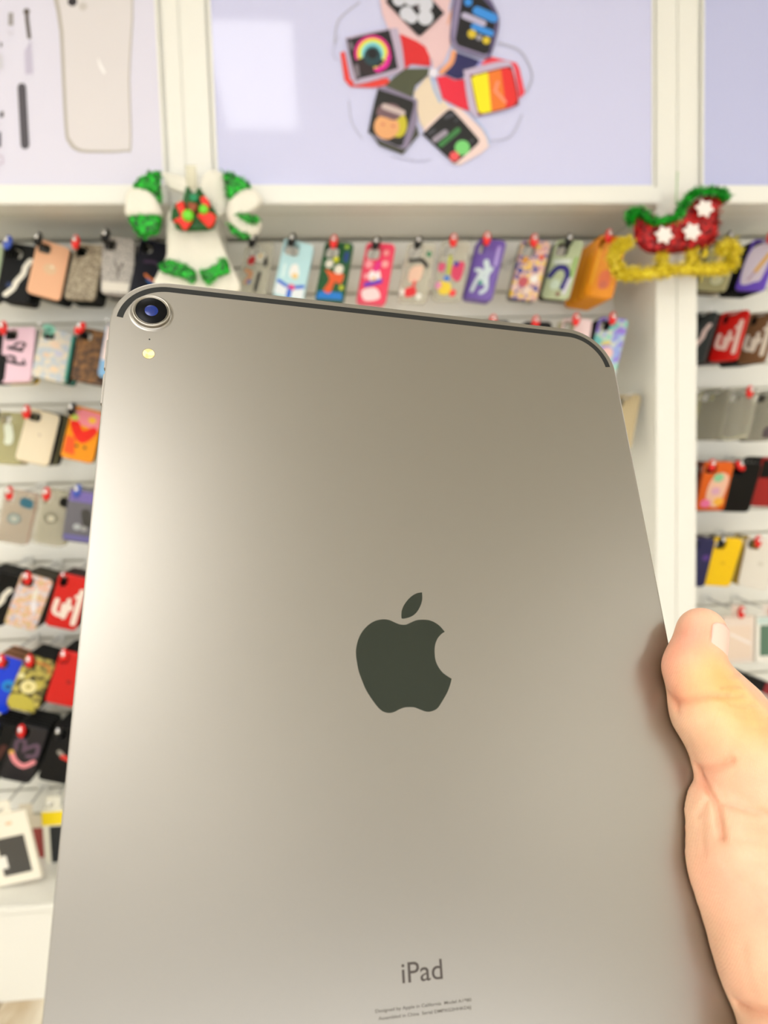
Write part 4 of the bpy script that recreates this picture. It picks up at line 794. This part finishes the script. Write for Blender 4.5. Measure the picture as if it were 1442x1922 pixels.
col = col*(1-.35*crs[:, None])+red*.35*crs[:, None]
hand = mesh('hand', [mm(*v) for v in V], [tuple(int(i) for i in q) for q in Q], [], None, smooth=True)
hand.matrix_world = DEV
tag(hand, 'bare hand gripping the right edge of the tablet, thumb pointing up', 'hand')
ca = hand.data.color_attributes.new('tone', 'FLOAT_COLOR', 'POINT'); ca.data.foreach_set('color', np.c_[col, np.ones(len(V))].astype(np.float32).ravel())
def skin():
    m = bpy.data.materials.new('skin'); m.use_nodes = True; nt = m.node_tree; b = nt.nodes['Principled BSDF']; Lk = nt.links.new
    at = nt.nodes.new('ShaderNodeAttribute'); at.attribute_name = 'tone'; tc = nt.nodes.new('ShaderNodeTexCoord')
    n = nt.nodes.new('ShaderNodeTexNoise'); n.inputs['Scale'].default_value = 90; n.inputs['Detail'].default_value = 4; Lk(tc.outputs['Object'], n.inputs[0])
    r = nt.nodes.new('ShaderNodeValToRGB'); r.color_ramp.elements[0].color = (.86, .80, .76, 1); r.color_ramp.elements[1].color = (1.06, 1.04, 1.02, 1); r.color_ramp.elements[0].position = .35; r.color_ramp.elements[1].position = .65
    Lk(n.outputs[0], r.inputs[0]); mx = nt.nodes.new('ShaderNodeMix'); mx.data_type = 'RGBA'; mx.blend_type = 'MULTIPLY'; mx.inputs[0].default_value = .6
    Lk(at.outputs['Color'], mx.inputs[6]); Lk(r.outputs[0], mx.inputs[7]); Lk(mx.outputs[2], b.inputs['Base Color'])
    b.inputs['Roughness'].default_value = .42; b.inputs['Subsurface Weight'].default_value = .25; b.inputs['Subsurface Radius'].default_value = (1, .35, .2); b.inputs['Subsurface Scale'].default_value = .004
    wv = nt.nodes.new('ShaderNodeTexWave'); wv.inputs['Scale'].default_value = 620; wv.inputs['Distortion'].default_value = 5; wv.inputs['Detail'].default_value = 2; wv.inputs['Detail Scale'].default_value = .15
    mp = nt.nodes.new('ShaderNodeMapping'); mp.inputs['Rotation'].default_value = (.3, .2, R_(28)); Lk(tc.outputs['Object'], mp.inputs[0]); Lk(mp.outputs[0], wv.inputs[0])
    n2 = nt.nodes.new('ShaderNodeTexNoise'); n2.inputs['Scale'].default_value = 1100; n2.inputs['Detail'].default_value = 3; Lk(tc.outputs['Object'], n2.inputs[0])
    ad = nt.nodes.new('ShaderNodeMath'); ad.operation = 'MULTIPLY_ADD'; Lk(wv.outputs['Fac'], ad.inputs[0]); ad.inputs[1].default_value = .3; Lk(n2.outputs[0], ad.inputs[2])
    bp = nt.nodes.new('ShaderNodeBump'); bp.inputs['Strength'].default_value = .5; bp.inputs['Distance'].default_value = .00018; Lk(ad.outputs[0], bp.inputs['Height']); Lk(bp.outputs[0], b.inputs['Normal'])
    return m
hand.data.materials.append(skin())
# thumb nail: curved plate on the far right side of the thumb tip
TA, TB = np.array(T1), np.array(T0); ax = (TB-TA)/np.linalg.norm(TB-TA)
nrm = np.array([.60, .0, .80]); nrm -= ax*(nrm@ax); nrm /= np.linalg.norm(nrm); sd = np.cross(ax, nrm); Rn = 8.2; Ln = 13.6
NA = TA+ax*1.0+nrm*9.05
vs, fs = [], []; NU, NV = 15, 13
for lay in (0, -.7):
    for j in range(NV):
        t = j/(NV-1); wd_ = 1.0*math.sqrt(max(0, 1-(max(0, abs(t-.5)-.28)/.235)**2.4)) if abs(t-.5) > .28 else 1.
        for i in range(NU):
            th = R_(46)*wd_*(2*i/(NU-1)-1); p = NA+ax*Ln*t+(sd*math.sin(th)*(Rn+lay))+nrm*((Rn+lay)*math.cos(th)-Rn)+nrm*(-.75*t-.8*(t-.35)**2)
            vs.append(mm(*p))
for g in (0, 1):
    o_ = g*NU*NV
    for j in range(NV-1):
        for i in range(NU-1):
            q = (o_+j*NU+i, o_+j*NU+i+1, o_+(j+1)*NU+i+1, o_+(j+1)*NU+i); fs.append(q if g == 0 else q[::-1])
for j in range(NV-1):
    for i in (0, NU-1):
        a_ = j*NU+i; fs.append((a_, a_+NU, a_+NU+NU*NV, a_+NU*NV))
for i in range(NU-1):
    for j in (0, NV-1):
        a_ = j*NU+i; fs.append((a_, a_+1, a_+1+NU*NV, a_+NU*NV))
nail = mesh('thumb_nail', vs, fs, mat('nail', (232, 188, 172), .3, sss=1), hand, smooth=True)
bm = bmesh.new(); bm.from_mesh(nail.data); bmesh.ops.recalc_face_normals(bm, faces=bm.faces); bm.to_mesh(nail.data); bm.free()
print('objects', len(bpy.data.objects))
